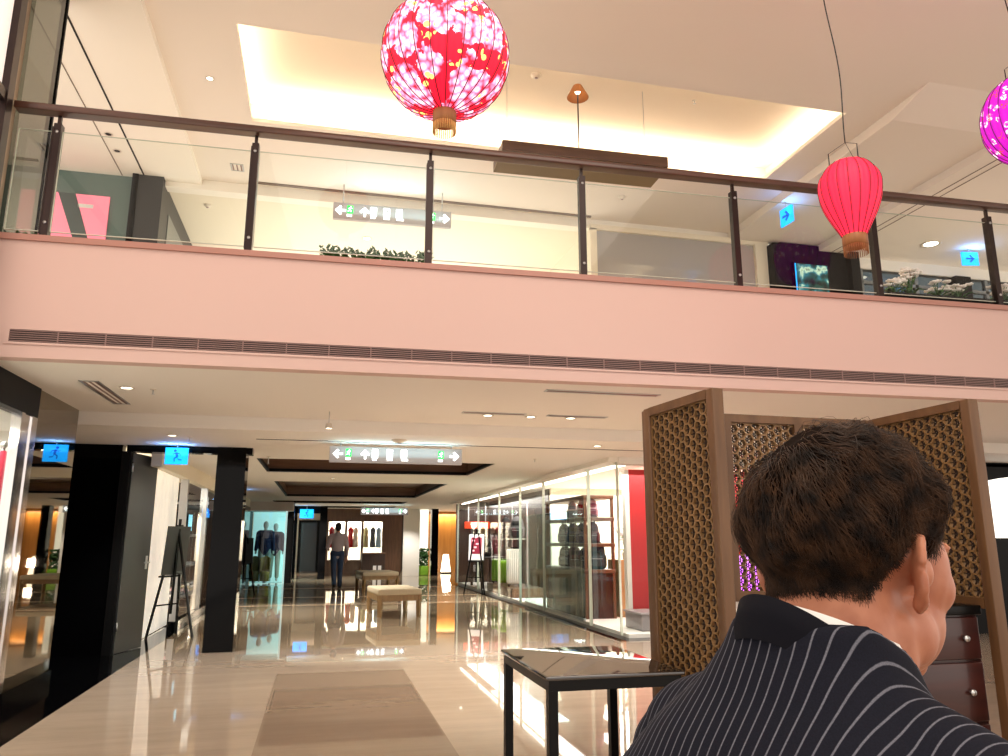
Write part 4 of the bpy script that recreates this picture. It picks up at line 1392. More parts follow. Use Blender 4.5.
mannequin((-1.62, 25.04, .02), PI, lin(34, 40, 84), lin(180, 190, 190), 'navy dressed mannequin in the pale blue far window', 1.85)
mannequin((-1.34, 25.42, .02), PI, lin(60, 36, 62), lin(190, 190, 170), 'plum dressed mannequin in the pale blue far window', 1.8)
m_yel = mat('yellow_seat', lin(206, 170, 50), .7)
for k, (x, c, lab) in enumerate(((-1.86, mat('olive_seat', lin(140, 130, 80), .7), 'olive round armchair in the pale blue far window'), (-1.55, m_yel, 'yellow round armchair in the pale blue far window'))):
    t = thing('armchair', lab, 'chair', (x, 24.62, .02))
    MB().lathe([(.001, .05), (.13, .05), (.14, .3), (.12, .34), (.001, .35)], 20).build('seat', c, t)
    vs = MB()
    pts = [(.13 * math.cos(a), .13 * math.sin(a), 0) for a in np.linspace(-.3, PI + .3, 12)]
    vs.add([(x_, y_, .25) for x_, y_, _ in pts] + [(x_ * 1.05, y_ * 1.05, .8 - .12 * abs(i - 5.5) / 5.5) for i, (x_, y_, _) in enumerate(pts)] + [(x_ * 1.2, y_ * 1.2, .25) for x_, y_, _ in pts] + [(x_ * 1.2, y_ * 1.2, .8 - .12 * abs(i - 5.5) / 5.5) for i, (x_, y_, _) in enumerate(pts)],
           [(i, i + 1, 13 + i, 12 + i) for i in range(11)] + [(24 + i + 1, 24 + i, 36 + i, 37 + i) for i in range(11)] + [(12 + i, 13 + i, 37 + i, 36 + i) for i in range(11)], True)
    vs.build('backrest', c, t)
    MB().tube([(0, 0, 0), (0, 0, .06)], .05).build('foot', m_steel, t)

# goods in the far shop
fg = [(.45, RD, 'red garment hanging nearest the walking man'), (.62, lin(230, 225, 220), 'white garment in the far shop window, left bay'),
      (1.15, lin(205, 30, 34), 'scarlet garment in the middle bay of the far shop'), (1.34, lin(235, 215, 205), 'cream garment in the middle bay of the far shop'),
      (1.72, lin(210, 200, 150), 'straw coloured garment in the right bay of the far shop'), (1.98, lin(26, 30, 36), 'black garment in the right bay of the far shop'), (2.2, lin(150, 190, 220), 'pale blue garment in the right bay of the far shop')]
for x, c, lab in fg:
    t = thing('hanging_garment', lab, 'clothes', (x, 29.75, .55), 0, 'garments in the far shop window')
    MB().lathe([(.11, .45), (.10, .7), (.085, .95), (.11, 1.1), (.05, 1.2), (.02, 1.22)], 24, flute=.08, nflute=12, ell=(1, .6)).build('garment', mat('far_%02x%02x%02x' % tuple(int(255 * v) for v in c), c, .8), t)
    MB().tube([(0, 0, 0), (0, 0, 1.25)], .008).build('stand_pole', m_steel, t)
    MB().lathe([(.001, .015), (.09, .012), (.09, 0)], 14).build('base', m_steel, t)
struct(MB().box(.3, 2.36, 29.5, 30.2, 0, .55).build('trim_29', m_dark_wood), 'display ledge of the far shop')
t = thing('cash_desk', 'brown desk with two pale cards before the far shop', 'desk', (1.55, 28.9, 0))
MB().rbox(0, .85, 0, .35, 0, .78, .01).build('body', m_dark_wood, t)
MB().rbox(-.02, .87, -.02, .37, .78, .82, .006).build('top', m_tray, t)
for x in (.42, .60):
    MB().box(x, x + .12, -.012, -.002, .12, .36).build('card', m_paper, t)
t = thing('hedge', 'small green hedge in the lit far right shop', 'plant', (3.82, 28.95, 0))
mb = MB()
rr = random.Random(5)
for k in range(90):
    c = (rr.uniform(-.17, .17), rr.uniform(-.12, .12), rr.uniform(.32, .95))
    mb.ball(c, rr.uniform(.03, .06), 6, 4)
mb.build('foliage', m_leaf, t)
MB().rbox(-.19, .19, -.14, .14, 0, .34, .02).build('planter', mat('lime_planter', lin(150, 205, 60), .5), t)

# ------------------------------------------------------------------ upper floor things
t = thing('wall_poster', 'pink poster crossed by a dark diagonal bar on the grey teal wall', 'poster', (-3.85, 9.97, 4.55))
m_pink = mat('poster_pink', lin(248, 138, 156), .5, emit=lin(248, 128, 150), strength=.35)
m_teal = mat('poster_teal', lin(74, 84, 82), .5)
MB().box(0, 1.02, 0, .025, 0, 1.06).build('panel', m_pink, t)
mb = MB().prism([(.42, 1.06), (.62, 1.06), (.98, .0), (.82, .0)], (0, -.004, 0), (1, 0, 0), (0, 0, 1), (0, 1, 0), .004)
mb.prism([(.42, .16), (.62, .16), (.62, .46), (.52, .40)], (0, -.004, 0), (1, 0, 0), (0, 0, 1), (0, 1, 0), .004)
mb.build('dark_bar', m_teal, t)
MB().box(.66, .84, -.004, 0, .88, .93).build('white_line', m_paper, t)
t = thing('wall_ornament', 'silver round ornament on the grey panel of the charcoal pillar', 'ornament', (-2.19, 10.9, 5.22))
mb = MB()
mb.ball((.02, 0, .02), (.02, .09, .10)).ball((.03, .05, .12), (.02, .05, .06)).ball((.03, -.04, -.10), (.02, .06, .05))
blob('swirl', mb, m_chrome, .010, 1, t)
t = thing('wall_screen', 'lit green and blue screen on the black upper shop front', 'screen', (6.98, 9.80, 4.9))
sm_ = mat('screen_picture', (0, 0, 0), .25)
h = NT(sm_); v = h.coord((1, 1, 1)); f = h.noise(v, 5, 4)
cc = h.ramp(f, [(.35, lin(4, 16, 16)), (.47, lin(20, 70, 62)), (.55, lin(40, 120, 130)), (.62, lin(200, 225, 190)), (.7, lin(20, 40, 30))])
h.l(cc, h.b.inputs['Emission Color']); h.b.inputs['Emission Strength'].default_value = .9
MB().rbox(0, .62, 0, .06, 0, .64, .01).build('casing', m_black_matte, t)
MB().box(.03, .59, -.003, 0, .03, .61).build('screen', sm_, t)
MB().box(.015, .03, -.004, 0, .03, .61).build('blue_edge', m_sign_blue, t)
t = thing('hedge_planter', 'low green hedge planter behind the balustrade below the hanging sign', 'plant', (.36, 6.35, ZU), BA)
MB().rbox(-.48, .48, -.1, .1, 0, .14, .01).build('planter', m_black_matte, t)
mb = MB()
for k in range(800):
    x, y, z = rr.uniform(-.47, .47), rr.uniform(-.1, .1), rr.uniform(.13, .29)
    d = np.array([rr.uniform(-1, 1), rr.uniform(-1, 1), rr.uniform(0, 1)]); d /= np.linalg.norm(d)
    mb.tube([(x, y, z), np.array([x, y, z]) + d * .025, np.array([x, y, z]) + d * .05], [.004, .016, .002], 5, flat=.3)
mb.build('foliage', m_leaf, t)
t = thing('hedge_planter', 'dark green hedge planter at the left end of the balcony', 'plant', (-2.22, 6.12, ZU), BA)
MB().rbox(-.14, .14, -.1, .1, 0, .06, .01).build('planter', m_black_matte, t)
mb = MB()
for k in range(90):
    x, y, z = rr.uniform(-.13, .13), rr.uniform(-.1, .1), rr.uniform(.06, .10)
    d = np.array([rr.uniform(-1, 1), rr.uniform(-1, 1), rr.uniform(0, 1)]); d /= np.linalg.norm(d)
    mb.tube([(x, y, z), np.array([x, y, z]) + d * .02, np.array([x, y, z]) + d * .04], [.004, .014, .002], 5, flat=.3)
mb.build('foliage', m_leaf, t)
m_orchid = mat('orchid_white', lin(255, 246, 242), .6)
t = thing('planter_box', 'long black planter box behind the right end of the balustrade', 'planter', (5.85, 5.78 - .27 + .32, ZU), BA)
MB().box(-.75, .95, -.09, -.08, 0, .125).box(-.75, .95, .08, .09, 0, .125).box(-.75, -.74, -.08, .08, 0, .125).box(.94, .95, -.08, .08, 0, .125).box(-.74, .94, -.08, .08, 0, .004).build('box', m_black_matte, t)
names = ['tall white orchid beside the balloon lantern post', 'white orchid right of the tall one behind the balustrade', 'white orchid in the middle of the black planter', 'white orchid left of the last balcony post', 'white orchid nearest the right edge of the view']
for k, (x, hh, n) in enumerate(((5.23, .16, 7), (5.42, .28, 22), (5.72, .16, 12), (5.95, .15, 14), (6.45, .16, 14))):
    flowers('orchid', (x, 6.1 - .0454 * x - .0, ZU + .005), names[k], n, hh, .11, m_orchid, 20 + k, 'orchids behind the balustrade', .035)
# ------------------------------------------------------------------ lattice booth
m_screen_wood = wood('screen_wood', lin(88, 60, 36), lin(112, 79, 49), .42, (1, 1, .1), 16)
m_lattice = wood('lattice_wood', lin(118, 88, 52), lin(140, 106, 66), .45, (1, 1, 1), 9)
m_lattice_in = mat('lattice_inner_shade_wood', lin(50, 33, 20), .6)  # colour darkened to stand for the shade inside the honeycomb cells


def lattice_mesh(w, z0, z1, pitch=.056, bar=.009, depth=.034):
    """honeycomb of upright hexagons with a six-spoked flower in each; lies in local x-z"""
    s = pitch / math.sqrt(3)
    mb, inner = MB(), MB()
    ncol = int(w / (1.5 * s)) + 2
    nrow = int((z1 - z0) / pitch) + 2
    segs, spokes, cents = set(), [], []
    key = lambda p: (round(p[0], 4), round(p[1], 4))
    for c in range(ncol):
        for r in range(nrow):
            cx, cz = c * 1.5 * s, z0 + r * pitch + (pitch / 2 if c % 2 else 0)
            if cx > w + s or cz > z1 + pitch * .5:
                continue
            v = [(cx + s * math.cos(PI / 3 * k), cz + s * math.sin(PI / 3 * k)) for k in range(6)]
            for k in range(6):
                a, b = sorted((key(v[k]), key(v[(k + 1) % 6])))
                segs.add((a, b))
            for k in range(6):
                e = (cx + s * .92 * math.cos(PI / 3 * k), cz + s * .92 * math.sin(PI / 3 * k))
                spokes.append(((cx + s * .22 * math.cos(PI / 3 * k), cz + s * .22 * math.sin(PI / 3 * k)), e))
                q = (cx + s * .24 * math.cos(PI / 3 * (k + 1)), cz + s * .24 * math.sin(PI / 3 * (k + 1)))
                spokes.append(((cx + s * .24 * math.cos(PI / 3 * k), cz + s * .24 * math.sin(PI / 3 * k)), q))

    def clip(a, b):
        out = []
        for p in (a, b):
            out.append((min(max(p[0], 0), w), min(max(p[1], z0), z1)))
        return out if (abs(out[0][0] - out[1][0]) + abs(out[0][1] - out[1][1])) > .003 else None

    def put(m, segments, wd, dp):
        for a, b in segments:
            q = clip(a, b)
            if not q:
                continue
            (ax, az), (bx, bz) = q
            L = math.hypot(bx - ax, bz - az)
            ux, uz = (bx - ax) / L, (bz - az) / L
            nx, nz = -uz * wd / 2, ux * wd / 2
            vs = [(ax + nx, y, az + nz) for y in (-dp / 2, dp / 2)] + [(ax - nx, y, az - nz) for y in (-dp / 2, dp / 2)] + \
                 [(bx + nx, y, bz + nz) for y in (-dp / 2, dp / 2)] + [(bx - nx, y, bz - nz) for y in (-dp / 2, dp / 2)]
            m.add(vs, [(0, 1, 5, 4), (2, 6, 7, 3), (0, 4, 6, 2), (1, 3, 7, 5)])
    put(mb, segs, bar, depth)
    put(inner, spokes, .0042, .008)
    return mb, inner


t_screen = thing('lattice_screen', 'three sided brown wooden honeycomb lattice screen around the counter', 'screen', (2.44, 3.5, 0))


def panel(p, q, h, z0, stiles):
    p, q = np.array(p), np.array(q)
    d = q - p
    L = float(np.hypot(*d))
    ang = math.atan2(d[1], d[0])
    loc = (p[0] - 2.44, p[1] - 3.5, 0)
    f = MB().rbox(-.03, .03, -.030, .030, 0, h, .006).rbox(L - .03, L + .03, -.030, .030, 0, h, .006)
    f.box(.03, L - .03, -.03, .03, h - .045, h).box(.03, L - .03, -.03, .03, z0 - .05, z0)
    for s in stiles:
        f.box(s - .022, s + .022, -.032, .032, z0, h - .045)
    fo = f.build('panel_frame', m_screen_wood, t_screen, loc, ang)
    a, b = lattice_mesh(L - .06, z0, h - .045)
    lo = a.build('lattice', m_lattice, fo, (.03, 0, 0))
    b.build('flower_lattice', m_lattice_in, fo, (.03, .004, 0))


panel((1.79, 3.20), (1.735, 3.80), 2.0, .10, ())
panel((1.75, 3.86), (3.15, 3.90), 2.0, 1.02, (.47, .93))
panel((3.20, 3.16), (3.20, 3.86), 2.0, 1.02, ())
t = thing('counter', 'white topped dark counter inside the lattice booth', 'counter', (1.80, 3.42, 0))
MB().box(0, .62, .03, .38, 0, .93).build('body', m_dark_wood, t)
MB().rbox(-.005, .63, 0, .39, .93, .975, .008).build('counter_top', mat('counter_white', lin(240, 232, 226), .25), t)
m_ma = wood('mahogany', lin(44, 16, 14), lin(62, 24, 20), .28, (.12, 1, 1), 20, .3)
t = thing('drawer_cabinet', 'dark mahogany drawer cabinet with a black top in the lattice booth', 'cabinet', (2.46, 3.22, 0))
MB().box(0, .70, .02, .60, 0, .94).build('body', m_ma, t)
MB().rbox(-.01, .71, -.01, .61, .94, .985, .006).build('cabinet_top', m_black_metal, t)
for z0, z1 in ((.05, .44), (.455, .72), (.735, .93)):
    d = MB().rbox(.01, .69, 0, .022, z0, z1, .005).build('drawer', m_ma, t)
    MB().lathe([(.001, 0), (.014, .002), (.016, .01), (.008, .016), (.007, .022)], 14).build('knob', m_steel, d, (.60, -.022, (z0 + z1) / 2)).rotation_euler = (R(-90), 0, 0)
t = thing('speaker_box', 'small black box standing on the white counter', 'box', (1.93, 3.60, .975))
MB().rbox(-.05, .05, -.06, .06, 0, .24, .01).build('casing', m_black_matte, t)
MB().box(-.04, .04, -.064, -.06, .02, .22).build('grille', m_dark_gap, t)
t = thing('purple_lamp', 'glowing purple lamp behind the lattice booth', 'lamp', (2.86, 4.8, 0))
MB().box(-.14, .14, -.14, .14, 0, .80).build('pedestal', m_black_matte, t)
MB().lathe([(.001, .8), (.09, .80), (.12, .95), (.12, 1.12), (.06, 1.2), (.001, 1.2)], 24).build('shade', glow('purple_glow', lin(200, 40, 240), 2.5), t)
t = thing('light_string', 'blue violet string of tiny lights behind the lattice booth', 'lamp', (2.78, 4.55, 0))
mb = MB()
for k in range(12):
    mb.ball((-.10 + .02 * k, 0, 1.36 - .032 * k), .010, 8, 6)
mb.build('bulb', glow('violet_bulb', lin(90, 90, 255), 3.0), t)
MB().tube([(-.10 + .02 * k, .004, 1.36 - .032 * k) for k in range(12)] + [(.13, .004, .5), (.13, .004, 0)], .003, 5).build('wire', m_cable, t)

# ------------------------------------------------------------------ black side table
t = thing('side_table', 'black metal table with a glossy dark top before the lattice screen', 'table', (1.30, 3.73, 0), 0)
m_top = mat('black_glass_top', lin(26, 21, 19), .03, spec=1.0, coat=1.0)
MB().rbox(-.325, .325, -.43, .43, .705, .725, .008).build('table_top', m_top, t)
mb = MB().box(-.31, .31, -.415, -.385, .66, .706).box(-.31, .31, .385, .415, .66, .706).box(-.31, -.28, -.385, .385, .66, .706).box(.28, .31, -.385, .385, .66, .706)
mb.build('apron', m_black_metal, t)
for x in (-.29, .29):
    for y in (-.395, .395):
        MB().box(x - .021, x + .021, y - .021, y + .021, 0, .662).build('leg', m_black_metal, t)

# ------------------------------------------------------------------ man in the pinstripe suit
MAN = (.160, .540, 0)
t = thing('person', 'seated man with dark brown hair in a navy pinstripe suit seen from behind', 'person', MAN, R(-78))
HEAD = np.array([-.028, .345, 1.280])
HR = np.array((Matrix.Rotation(R(9), 3, 'Z') @ Matrix.Rotation(R(-6), 3, 'X')))


def HP(p):
    return (np.asarray(p, float) * .925 @ HR.T) + HEAD


class HMB(MB):
    """mesh builder in head space"""
    def add(s, verts, faces, smooth=False):
        return super().add(HP(np.asarray(verts, float).reshape(-1, 3)), faces, smooth)


hb = HMB()
hb.ball((0, -.012, .030), (.076, .095, .086), 32, 20)          # cranium
hb.ball((0, .045, -.005), (.070, .055, .075), 24, 16)          # face
hb.ball((0, .038, -.055), (.064, .060, .058), 24, 16)          # jaw
hb.ball((0, .080, -.094), (.028, .022, .020), 16, 10)          # chin
for s in (-1, 1):
    hb.ball((s * .043, .060, -.020), (.025, .028, .028), 14, 10)   # cheekbone
    hb.ball((s * .053, .008, -.066), (.018, .036, .030), 14, 10)   # jaw corner
    hb.ball((s * .030, .088, .022), (.026, .012, .010), 12, 8)     # brow
    hb.ball((s * .012, .106, -.042), (.010, .011, .009), 10, 8)    # nostril wing
    # ear: shell, rim, lobe
    c, sn = math.cos(s * R(30)), math.sin(s * R(30))
    rot = np.array([[c, -sn, 0], [sn, c, 0], [0, 0, 1]])
    ec = np.array([s * (.079 if s > 0 else .075), -.024, -.012])
    hb.ball(ec + rot @ np.array([0, 0, .002]), (.006, .015, .027), 14, 10, rot)
    rim = []
    for a in np.linspace(R(-20), R(235), 14):
        rim.append(ec + rot @ np.array([s * .003, -.016 * math.sin(a), .003 + .030 * math.cos(a)]))
    hb.tube(rim, [.004] + [.005] * 12 + [.004], 8)
    hb.ball(ec + rot @ np.array([-s * .001, .003, -.027]), (.006, .009, .010), 10, 8)
    hb.ball((s * .074, -.008, -.010), (.010, .012, .016), 10, 8)
hb.tube([(0, .092, .018), (0, .104, -.010), (0, .120, -.036), (0, .104, -.050)], [.010, .011, .014, .009], 10)   # nose
hb.tube([(-.022, .094, -.070), (-.010, .1015, -.067), (0, .1035, -.068), (.010, .1015, -.067), (.022, .094, -.070)], [.003, .005, .0055, .005, .003], 8)
hb.tube([(-.020, .094, -.076), (0, .101, -.078), (.020, .094, -.076)], [.003, .006, .003], 8)
body = MB()
body.v, body.f, body.mi, body.sm, body.n = list(hb.v), list(hb.f), list(hb.mi), list(hb.sm), hb.n
nk0, nk1 = HP((0, -.030, -.035)), np.array([-.004, .262, 1.150])
capsule(body, nk0, nk1, .054, .060, 24)
for s in (-1, 1):
    capsule(body, HP((s * .050, -.02, -.06)), np.array([s * .018, .33, 1.12]), .018, .018, 12)
capsule(body, (0, .27, 1.12), (0, .06, .60), .065, .085, 20)
capsule(body, (-.12, .262, 1.10), (.12, .262, 1.10), .035, .035)
for s in (-1, 1):
    capsule(body, (s * .155, .262, 1.07), (s * .21, .285, .83), .036, .034)
    capsule(body, (s * .21, .285, .83), (s * .15, .50, .66), .034, .024)
    capsule(body, (s * .07, .06, .56), (s * .12, .46, .54), .065, .05)
    capsule(body, (s * .12, .46, .54), (s * .13, .46, .10), .042, .03)
    w = np.array([s * .15, .50, .655])
    d = np.array([-s * .30, .85, -.18]); d /= np.linalg.norm(d)
    sd = np.cross(d, (0, 0, 1.0)); sd /= np.linalg.norm(sd)
    capsule(body, w, w + d * .085, .030, .036, 14, flat=.5)
    for k in range(4):
        b = w + d * .085 + sd * (k - 1.5) * .0195
        l = (.040, .047, .044, .034)[k]
        m_ = b + d * l + np.array([0, 0, -.006])
        capsule(body, b, m_, .0095, .009, 10)
        capsule(body, m_, m_ + d * l * .75 + np.array([0, 0, -.022]), .009, .0075, 10)
    b = w + d * .025 + sd * (-s) * .034
    capsule(body, b, b + d * .035 + sd * (-s) * .028, .011, .010, 10)
    capsule(body, b + d * .035 + sd * (-s) * .028, b + d * .068 + sd * (-s) * .032 + np.array([0, 0, -.008]), .010, .008, 10)
m_face = mat('face_skin', lin(202, 132, 96), .45, sss=.12)
hn = NT(m_face)
f_ = hn.noise(hn.coord((1, 1, 1)), 38, 4)
hn.l(hn.ramp(f_, [(.35, lin(166, 100, 72)), (.7, lin(186, 122, 92))]), hn.b.inputs['Base Color'])
bo = blob('body', body, m_face, .0038, 4, t)
for s in (-1, 1):
    HMB().ball((s * .031, .087, .006), .0125, 14, 10).build('eye', m_paper, t)

# hair -----------------------------------------------------------
C0 = np.array([0, -.012, .030])
RAD = np.array([.076, .095, .086])
HA = np.radians([0, 25, 45, 60, 72, 80, 90, 104, 118, 135, 155, 180])
HE = np.radians([40, 38, 27, 16, -14, -16, 3, 1, -22, -40, -44, -45])


def hairline(az):
    return np.interp(np.abs((az + PI) % (2 * PI) - PI), HA, HE)


def sstep(x):
    x = np.clip(x, 0, 1)
    return x * x * (3 - 2 * x)


def az_el(d):
    return np.arctan2(d[..., 0], d[..., 1]), np.arcsin(np.clip(d[..., 2], -1, 1))


def thick(d):
    az, el = az_el(d)
    q = (el - hairline(az)) / R(42)
    fr = np.clip(1 - np.abs(az) / R(75), 0, 1)
    back = np.clip(np.abs(az) / PI - .35, 0, 1)
    th = .004 + .014 * sstep(q) + .010 * fr * sstep(q * 3) * (1 - sstep(q - .2))
    th = th + .003 * sstep((el - R(20)) / R(50))
    th = th + .0035 * sstep(q) * (np.sin(5 * az + 1) * np.cos(3 * el) + np.sin(9 * az + 7 * el))
    return th


def surf(d):
    k = 1 / np.sqrt(((d / RAD) ** 2).sum(-1))
    az, el = az_el(d)
    nh = 1 / np.sqrt((np.sin(az) / .064) ** 2 + (np.cos(az) / .079) ** 2)
    kn = nh / np.maximum(np.cos(el), .4) * sstep((np.abs(az) - R(92)) / R(28)) * (el < 0)
    return np.maximum(k, kn)


na, ne = 96, 40
vs = []
for j in range(ne + 1):
    for i in range(na):
        az = 2 * PI * i / na
        e0 = hairline(np.array(az)) - R(1)
        el = e0 + (PI / 2 - e0) * j / ne
        d = np.array([math.sin(az) * math.cos(el), math.cos(az) * math.cos(el), math.sin(el)])
        k = surf(d) + thick(d) * .80 * (1 if j else .1)
        vs.append(C0 + d * k)
fs = [(j * na + i, j * na + (i + 1) % na, (j + 1) * na + (i + 1) % na, (j + 1) * na + i) for j in range(ne) for i in range(na)]
m_hair_man = mat('brown_hair', lin(38, 24, 16), .46, spec=.22)
hn = NT(m_hair_man)
f_ = hn.noise(hn.coord((1, 1, 1)), 55, 3)
hn.l(hn.ramp(f_, [(.35, lin(20, 12, 8)), (.75, lin(84, 56, 35))]), hn.b.inputs['Base Color'])
hair = HMB().add(vs, fs, True).build('hair', mat('hair_mass', lin(24, 15, 10), .95, spec=.05), t)
N, K = 15000, 9
W = np.array([-.2, -.62, .76]); W /= np.linalg.norm(W)
d = RNG.normal(size=(N * 4, 3)); d /= np.linalg.norm(d, axis=1)[:, None]
az, el = az_el(d)
d = d[el > hairline(az) + R(1.5)][:N]
N = len(d)
lift = RNG.uniform(.62, 1.12, N)
ln = RNG.uniform(.75, 1.15, N)
az0, el0 = az_el(d)
short = .22 + .78 * sstep((el0 - hairline(az0)) / R(38))
front = np.clip(1 - np.abs(az0) / R(80), 0, 1)
short = np.maximum(short, front)
P = np.zeros((N, K, 3))
alive = np.ones(N)
ph = RNG.uniform(0, 2 * PI, N)
cl = RNG.normal(0, .22, (N, 3)) + .30 * np.stack([np.sin(d[:, 0] * 23 + d[:, 2] * 17), np.sin(d[:, 1] * 21 + 2 + d[:, 0] * 9), np.sin(d[:, 2] * 25 + 4)], 1)
for k in range(K):
    pull = 1.0 - .12 * sstep((k - 5) / 4.0)
    tipout = .0035 * (k / (K - 1)) ** 2 * (lift - .85) * 8
    P[:, k] = C0 + d * (surf(d) + thick(d) * lift * (.35 + .65 * min(1, k / 3)) * pull + tipout)[:, None]
    fl = d - (d @ W)[:, None] * W
    away = fl / (np.linalg.norm(fl, axis=1)[:, None] + 1e-6)
    sw = np.cross(np.broadcast_to(W, d.shape), d)
    g = np.array([.10, .25, -1.0])
    grav = np.broadcast_to(g, d.shape)
    dist = np.linalg.norm(fl, axis=1)[:, None]
    dirn = away * 1.0 + sw * .28 + grav * (.25 + .55 * dist) + cl
    dirn = dirn - (dirn * d).sum(1)[:, None] * d
    dirn /= np.linalg.norm(dirn, axis=1)[:, None] + 1e-9
    az, el = az_el(d)
    lim = hairline(az) - R(5) * (1 - .6 * sstep((np.abs(az) - R(95)) / R(30)))
    alive = alive * (el > lim)
    step = .0085 * ln * short * np.maximum(alive, .12)
    d = d + dirn * (step / .1)[:, None]
    d /= np.linalg.norm(d, axis=1)[:, None]
P = HP(P.reshape(-1, 3)).reshape(N, K, 3)
T = np.gradient(P, axis=1)
T /= np.linalg.norm(T, axis=2)[:, :, None] + 1e-9
ctr = HP(C0)
A = np.cross(T, P - ctr); A /= np.linalg.norm(A, axis=2)[:, :, None] + 1e-9
B = np.cross(A, T)
rw = RNG.uniform(.00045, .00085, N)[:, None] * np.linspace(1, .25, K)[None]
ring = [P + (A * math.cos(q) + B * math.sin(q) * .6) * rw[:, :, None] for q in (PI / 2, PI / 2 + 2 * PI / 3, PI / 2 + 4 * PI / 3)]
V = np.stack(ring, 2).reshape(-1, 3)
base = (np.arange(N) * K * 3)[:, None, None] + (np.arange(K - 1) * 3)[None, :, None]
F = []
for q in range(3):
    w_ = (q + 1) % 3
    F.append(np.stack([base[..., 0] + q, base[..., 0] + w_, base[..., 0] + 3 + w_, base[..., 0] + 3 + q], -1).reshape(-1, 4))
F = np.concatenate(F)
me = bpy.data.meshes.new('hair_strands')
me.vertices.add(len(V)); me.vertices.foreach_set('co', V.ravel())
me.loops.add(F.size); me.loops.foreach_set('vertex_index', F.ravel().astype(np.int32))
me.polygons.add(len(F)); me.polygons.foreach_set('loop_start', (np.arange(len(F)) * 4).astype(np.int32))
me.polygons.foreach_set('use_smooth', np.ones(len(F), bool))
me.update(calc_edges=True)
me.materials.append(m_hair_man)
hs = bpy.data.objects.new('hair_strands', me)
COL.objects.link(hs)
hs.parent = hair
hs['kind'] = 'stuff'

# cropped fade below the hairline: short stubble-like hairs
dn = RNG.normal(size=(60000, 3)); dn /= np.linalg.norm(dn, axis=1)[:, None]
azn, eln = az_el(dn)
hl = hairline(azn)
u = (hl - eln) / R(16)
keep = (u > -.35) & (u < 1) & (np.abs(azn) > R(70)) & (RNG.uniform(size=len(u)) < (1 - np.clip(u, 0, 1)) ** 1.6) & ~((np.abs(azn) > R(82)) & (np.abs(azn) < R(106)) & (eln < R(-2)))
dn = dn[keep][:6500]
p0 = C0 + dn * (surf(dn) * .995)[:, None]
tg = np.array([0, -.15, -1.0]) - dn * (dn @ np.array([0, -.15, -1.0]))[:, None]
tg /= np.linalg.norm(tg, axis=1)[:, None] + 1e-9
tg = tg + RNG.normal(0, .25, tg.shape)
p1 = p0 + tg * RNG.uniform(.006, .011, len(dn))[:, None] + dn * .0025
sd_ = np.cross(dn, tg); sd_ /= np.linalg.norm(sd_, axis=1)[:, None] + 1e-9
V = HP(np.stack([p0 - sd_ * .0004, p0 + sd_ * .0004, p1], 1).reshape(-1, 3))
me = bpy.data.meshes.new('fade_hair')
me.from_pydata(V.tolist(), [], (np.arange(len(dn) * 3).reshape(-1, 3)).tolist())
me.materials.append(m_hair_man)
fh = bpy.data.objects.new('fade_hair', me)
COL.objects.link(fh)
fh.parent = hair
fh['kind'] = 'stuff'

# jacket ---------------------------------------------------------
m_suit = mat('navy_pinstripe', lin(24, 25, 38), .85, spec=.12)
h = NT(m_suit)
tc = h.n('ShaderNodeTexCoord'); sp = h.n('ShaderNodeSeparateXYZ'); h.l(tc.outputs['Object'], sp.inputs[0])
px_ = h.math('DIVIDE', sp.outputs[0], .0105)
fr_ = h.math('ABSOLUTE', h.math('SUBTRACT', h.math('FRACT', h.math('ADD', px_, 100.25)), .5))
wv = h.noise(h.coord((1, 1, 1)), 900, 1)
ln_ = h.ramp(fr_, [(.0, (1, 1, 1)), (.04, (1, 1, 1)), (.08, (0, 0, 0))])
lnf = h.math('MULTIPLY', ln_, h.math('ADD', h.math('MULTIPLY', wv, .8), .35))
h.l(h.mix(lnf, h.mix(wv, lin(12, 13, 20), lin(27, 28, 40)), lin(112, 112, 122)), h.b.inputs['Base Color'])
mb = MB()
secs = [(.46, .02, .19, .14), (.65, .06, .185, .135), (.85, .14, .19, .135), (1.0, .198, .20, .130), (1.09, .232, .19, .115), (1.14, .246, .145, .10), (1.175, .256, .100, .082), (1.205, .262, .076, .070), (1.228, .267, .067, .066)]
n = 40
rows = []
for z, y, a, b in secs:
    for k in range(n):
        an = 2 * PI * k / n
        c, s_ = math.cos(an), math.sin(an)
        dy = b * math.copysign(abs(s_) ** .8, s_)
        rows.append((a * math.copysign(abs(c) ** .8, c), y + dy, z - max(dy, -.012) * .62 * max(0, z - 1.10) / .13))
fs = [(j * n + k, j * n + (k + 1) % n, (j + 1) * n + (k + 1) % n, (j + 1) * n + k) for j in range(len(secs) - 1) for k in range(n)]
fs += [tuple(range(n - 1, -1, -1)), tuple((len(secs) - 1) * n + k for k in range(n))]
mb.add(rows, fs, True)
for s in (-1, 1):
    capsule(mb, (s * .045, .256, 1.158), (s * .152, .255, 1.108), .046, .058, 18)
blob('jacket', mb, m_suit, .0065, 8, t)
for s in (-1, 1):
    mb = MB()
    capsule(mb, (s * .158, .254, 1.085), (s * .205, .29, .83), .066, .058, 20)
    capsule(mb, (s * .205, .29, .83), (s * .158, .485, .668), .056, .042, 20)
    blob('sleeve', mb, m_suit, .0065, 6, t)
    MB().tube([(s * .160, .48, .672), (s * .148, .506, .652)], [.036, .034], 20).build('shirt_cuff', m_paper, t)


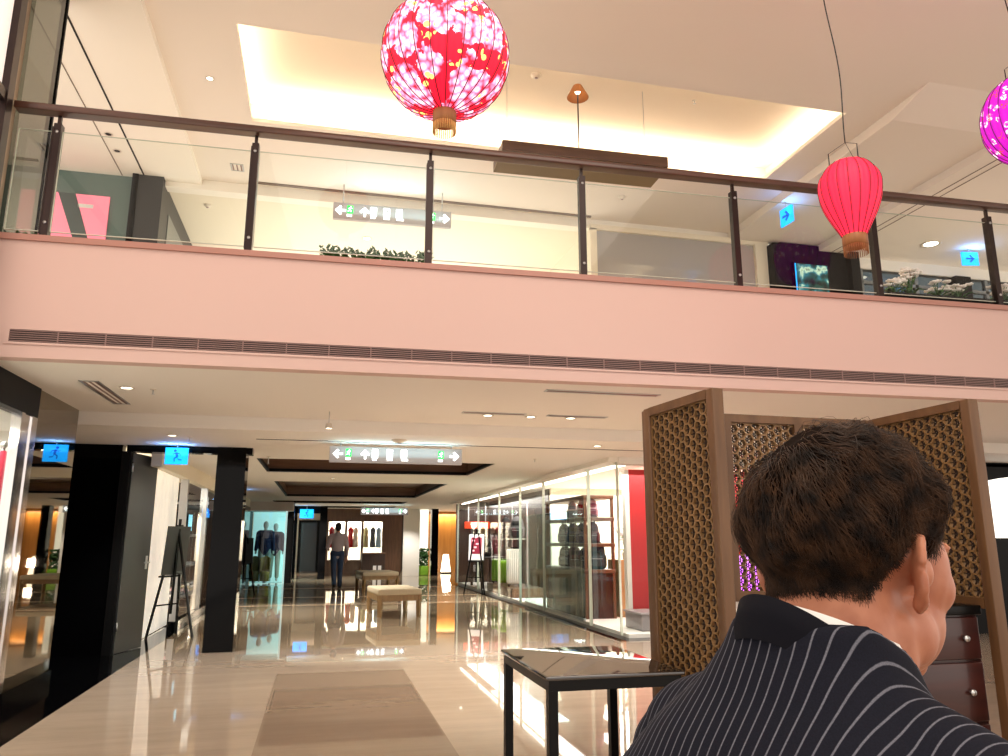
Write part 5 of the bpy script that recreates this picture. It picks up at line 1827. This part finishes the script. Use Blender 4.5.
def collar(name, m, r_in, r_out, ztop, ztop_side, ztop_front, hgt, yc, thick_=.006):
    mb = MB()
    n = 64
    vs = []
    for i in range(n):
        a = 2 * PI * i / n                       # 0 = nape
        sx, cy_ = math.sin(a), -math.cos(a)
        f = (1 - math.cos(a)) / 2
        zt = np.interp(f, [0, .5, 1], [ztop, ztop_side, ztop_front])
        g = 1 + .25 * f
        for rr_, zz in ((r_in, zt - hgt), (r_in, zt), (r_in + thick_, zt + .003), (r_out - thick_ * .4, zt - hgt * .45), (r_out, zt - hgt)):
            vs.append((rr_ * sx, yc + rr_ * cy_ * g + .03 * f, zz))
    fs = [(i * 5 + k, ((i + 1) % n) * 5 + k, ((i + 1) % n) * 5 + k + 1, i * 5 + k + 1) for i in range(n) for k in range(4)]
    mb.add(vs, fs, True)
    o = mb.build(name, m, t)
    return o


collar('shirt_collar', m_paper, .0585, .062, 1.248, 1.216, 1.115, .044, .268, .003)
collar('jacket_collar', mat('navy_collar', lin(15, 15, 22), .85, spec=.1), .0635, .077, 1.253, 1.184, 1.085, .032, .268)
# trousers, shoes
mb = MB()
capsule(mb, (-.08, .02, .545), (.08, .02, .545), .098, .098, 20)
for s in (-1, 1):
    capsule(mb, (s * .085, .04, .545), (s * .12, .46, .545), .09, .07, 20)
    capsule(mb, (s * .12, .46, .545), (s * .13, .455, .11), .068, .058, 20)
blob('trousers', mb, m_suit, .010, 5, t)
for s in (-1, 1):
    mb = MB()
    capsule(mb, (s * .13, .43, .05), (s * .135, .62, .04), .048, .042, 16, flat=.95)
    blob('shoe', mb, m_shoe, .007, 3, t)
t = thing('stool', 'black upholstered stool under the seated man', 'stool', (MAN[0], MAN[1], 0), R(-78))
MB().lathe([(.001, .36), (.17, .36), (.18, .38), (.18, .425), (.165, .443), (.001, .445)], 28).build('seat', m_black_matte, t)
for k in range(4):
    a = PI / 4 + k * PI / 2
    MB().tube([(.13 * math.cos(a), .13 * math.sin(a), .37), (.19 * math.cos(a), .19 * math.sin(a), 0)], [.016, .013], 10).build('leg', m_black_metal, t)
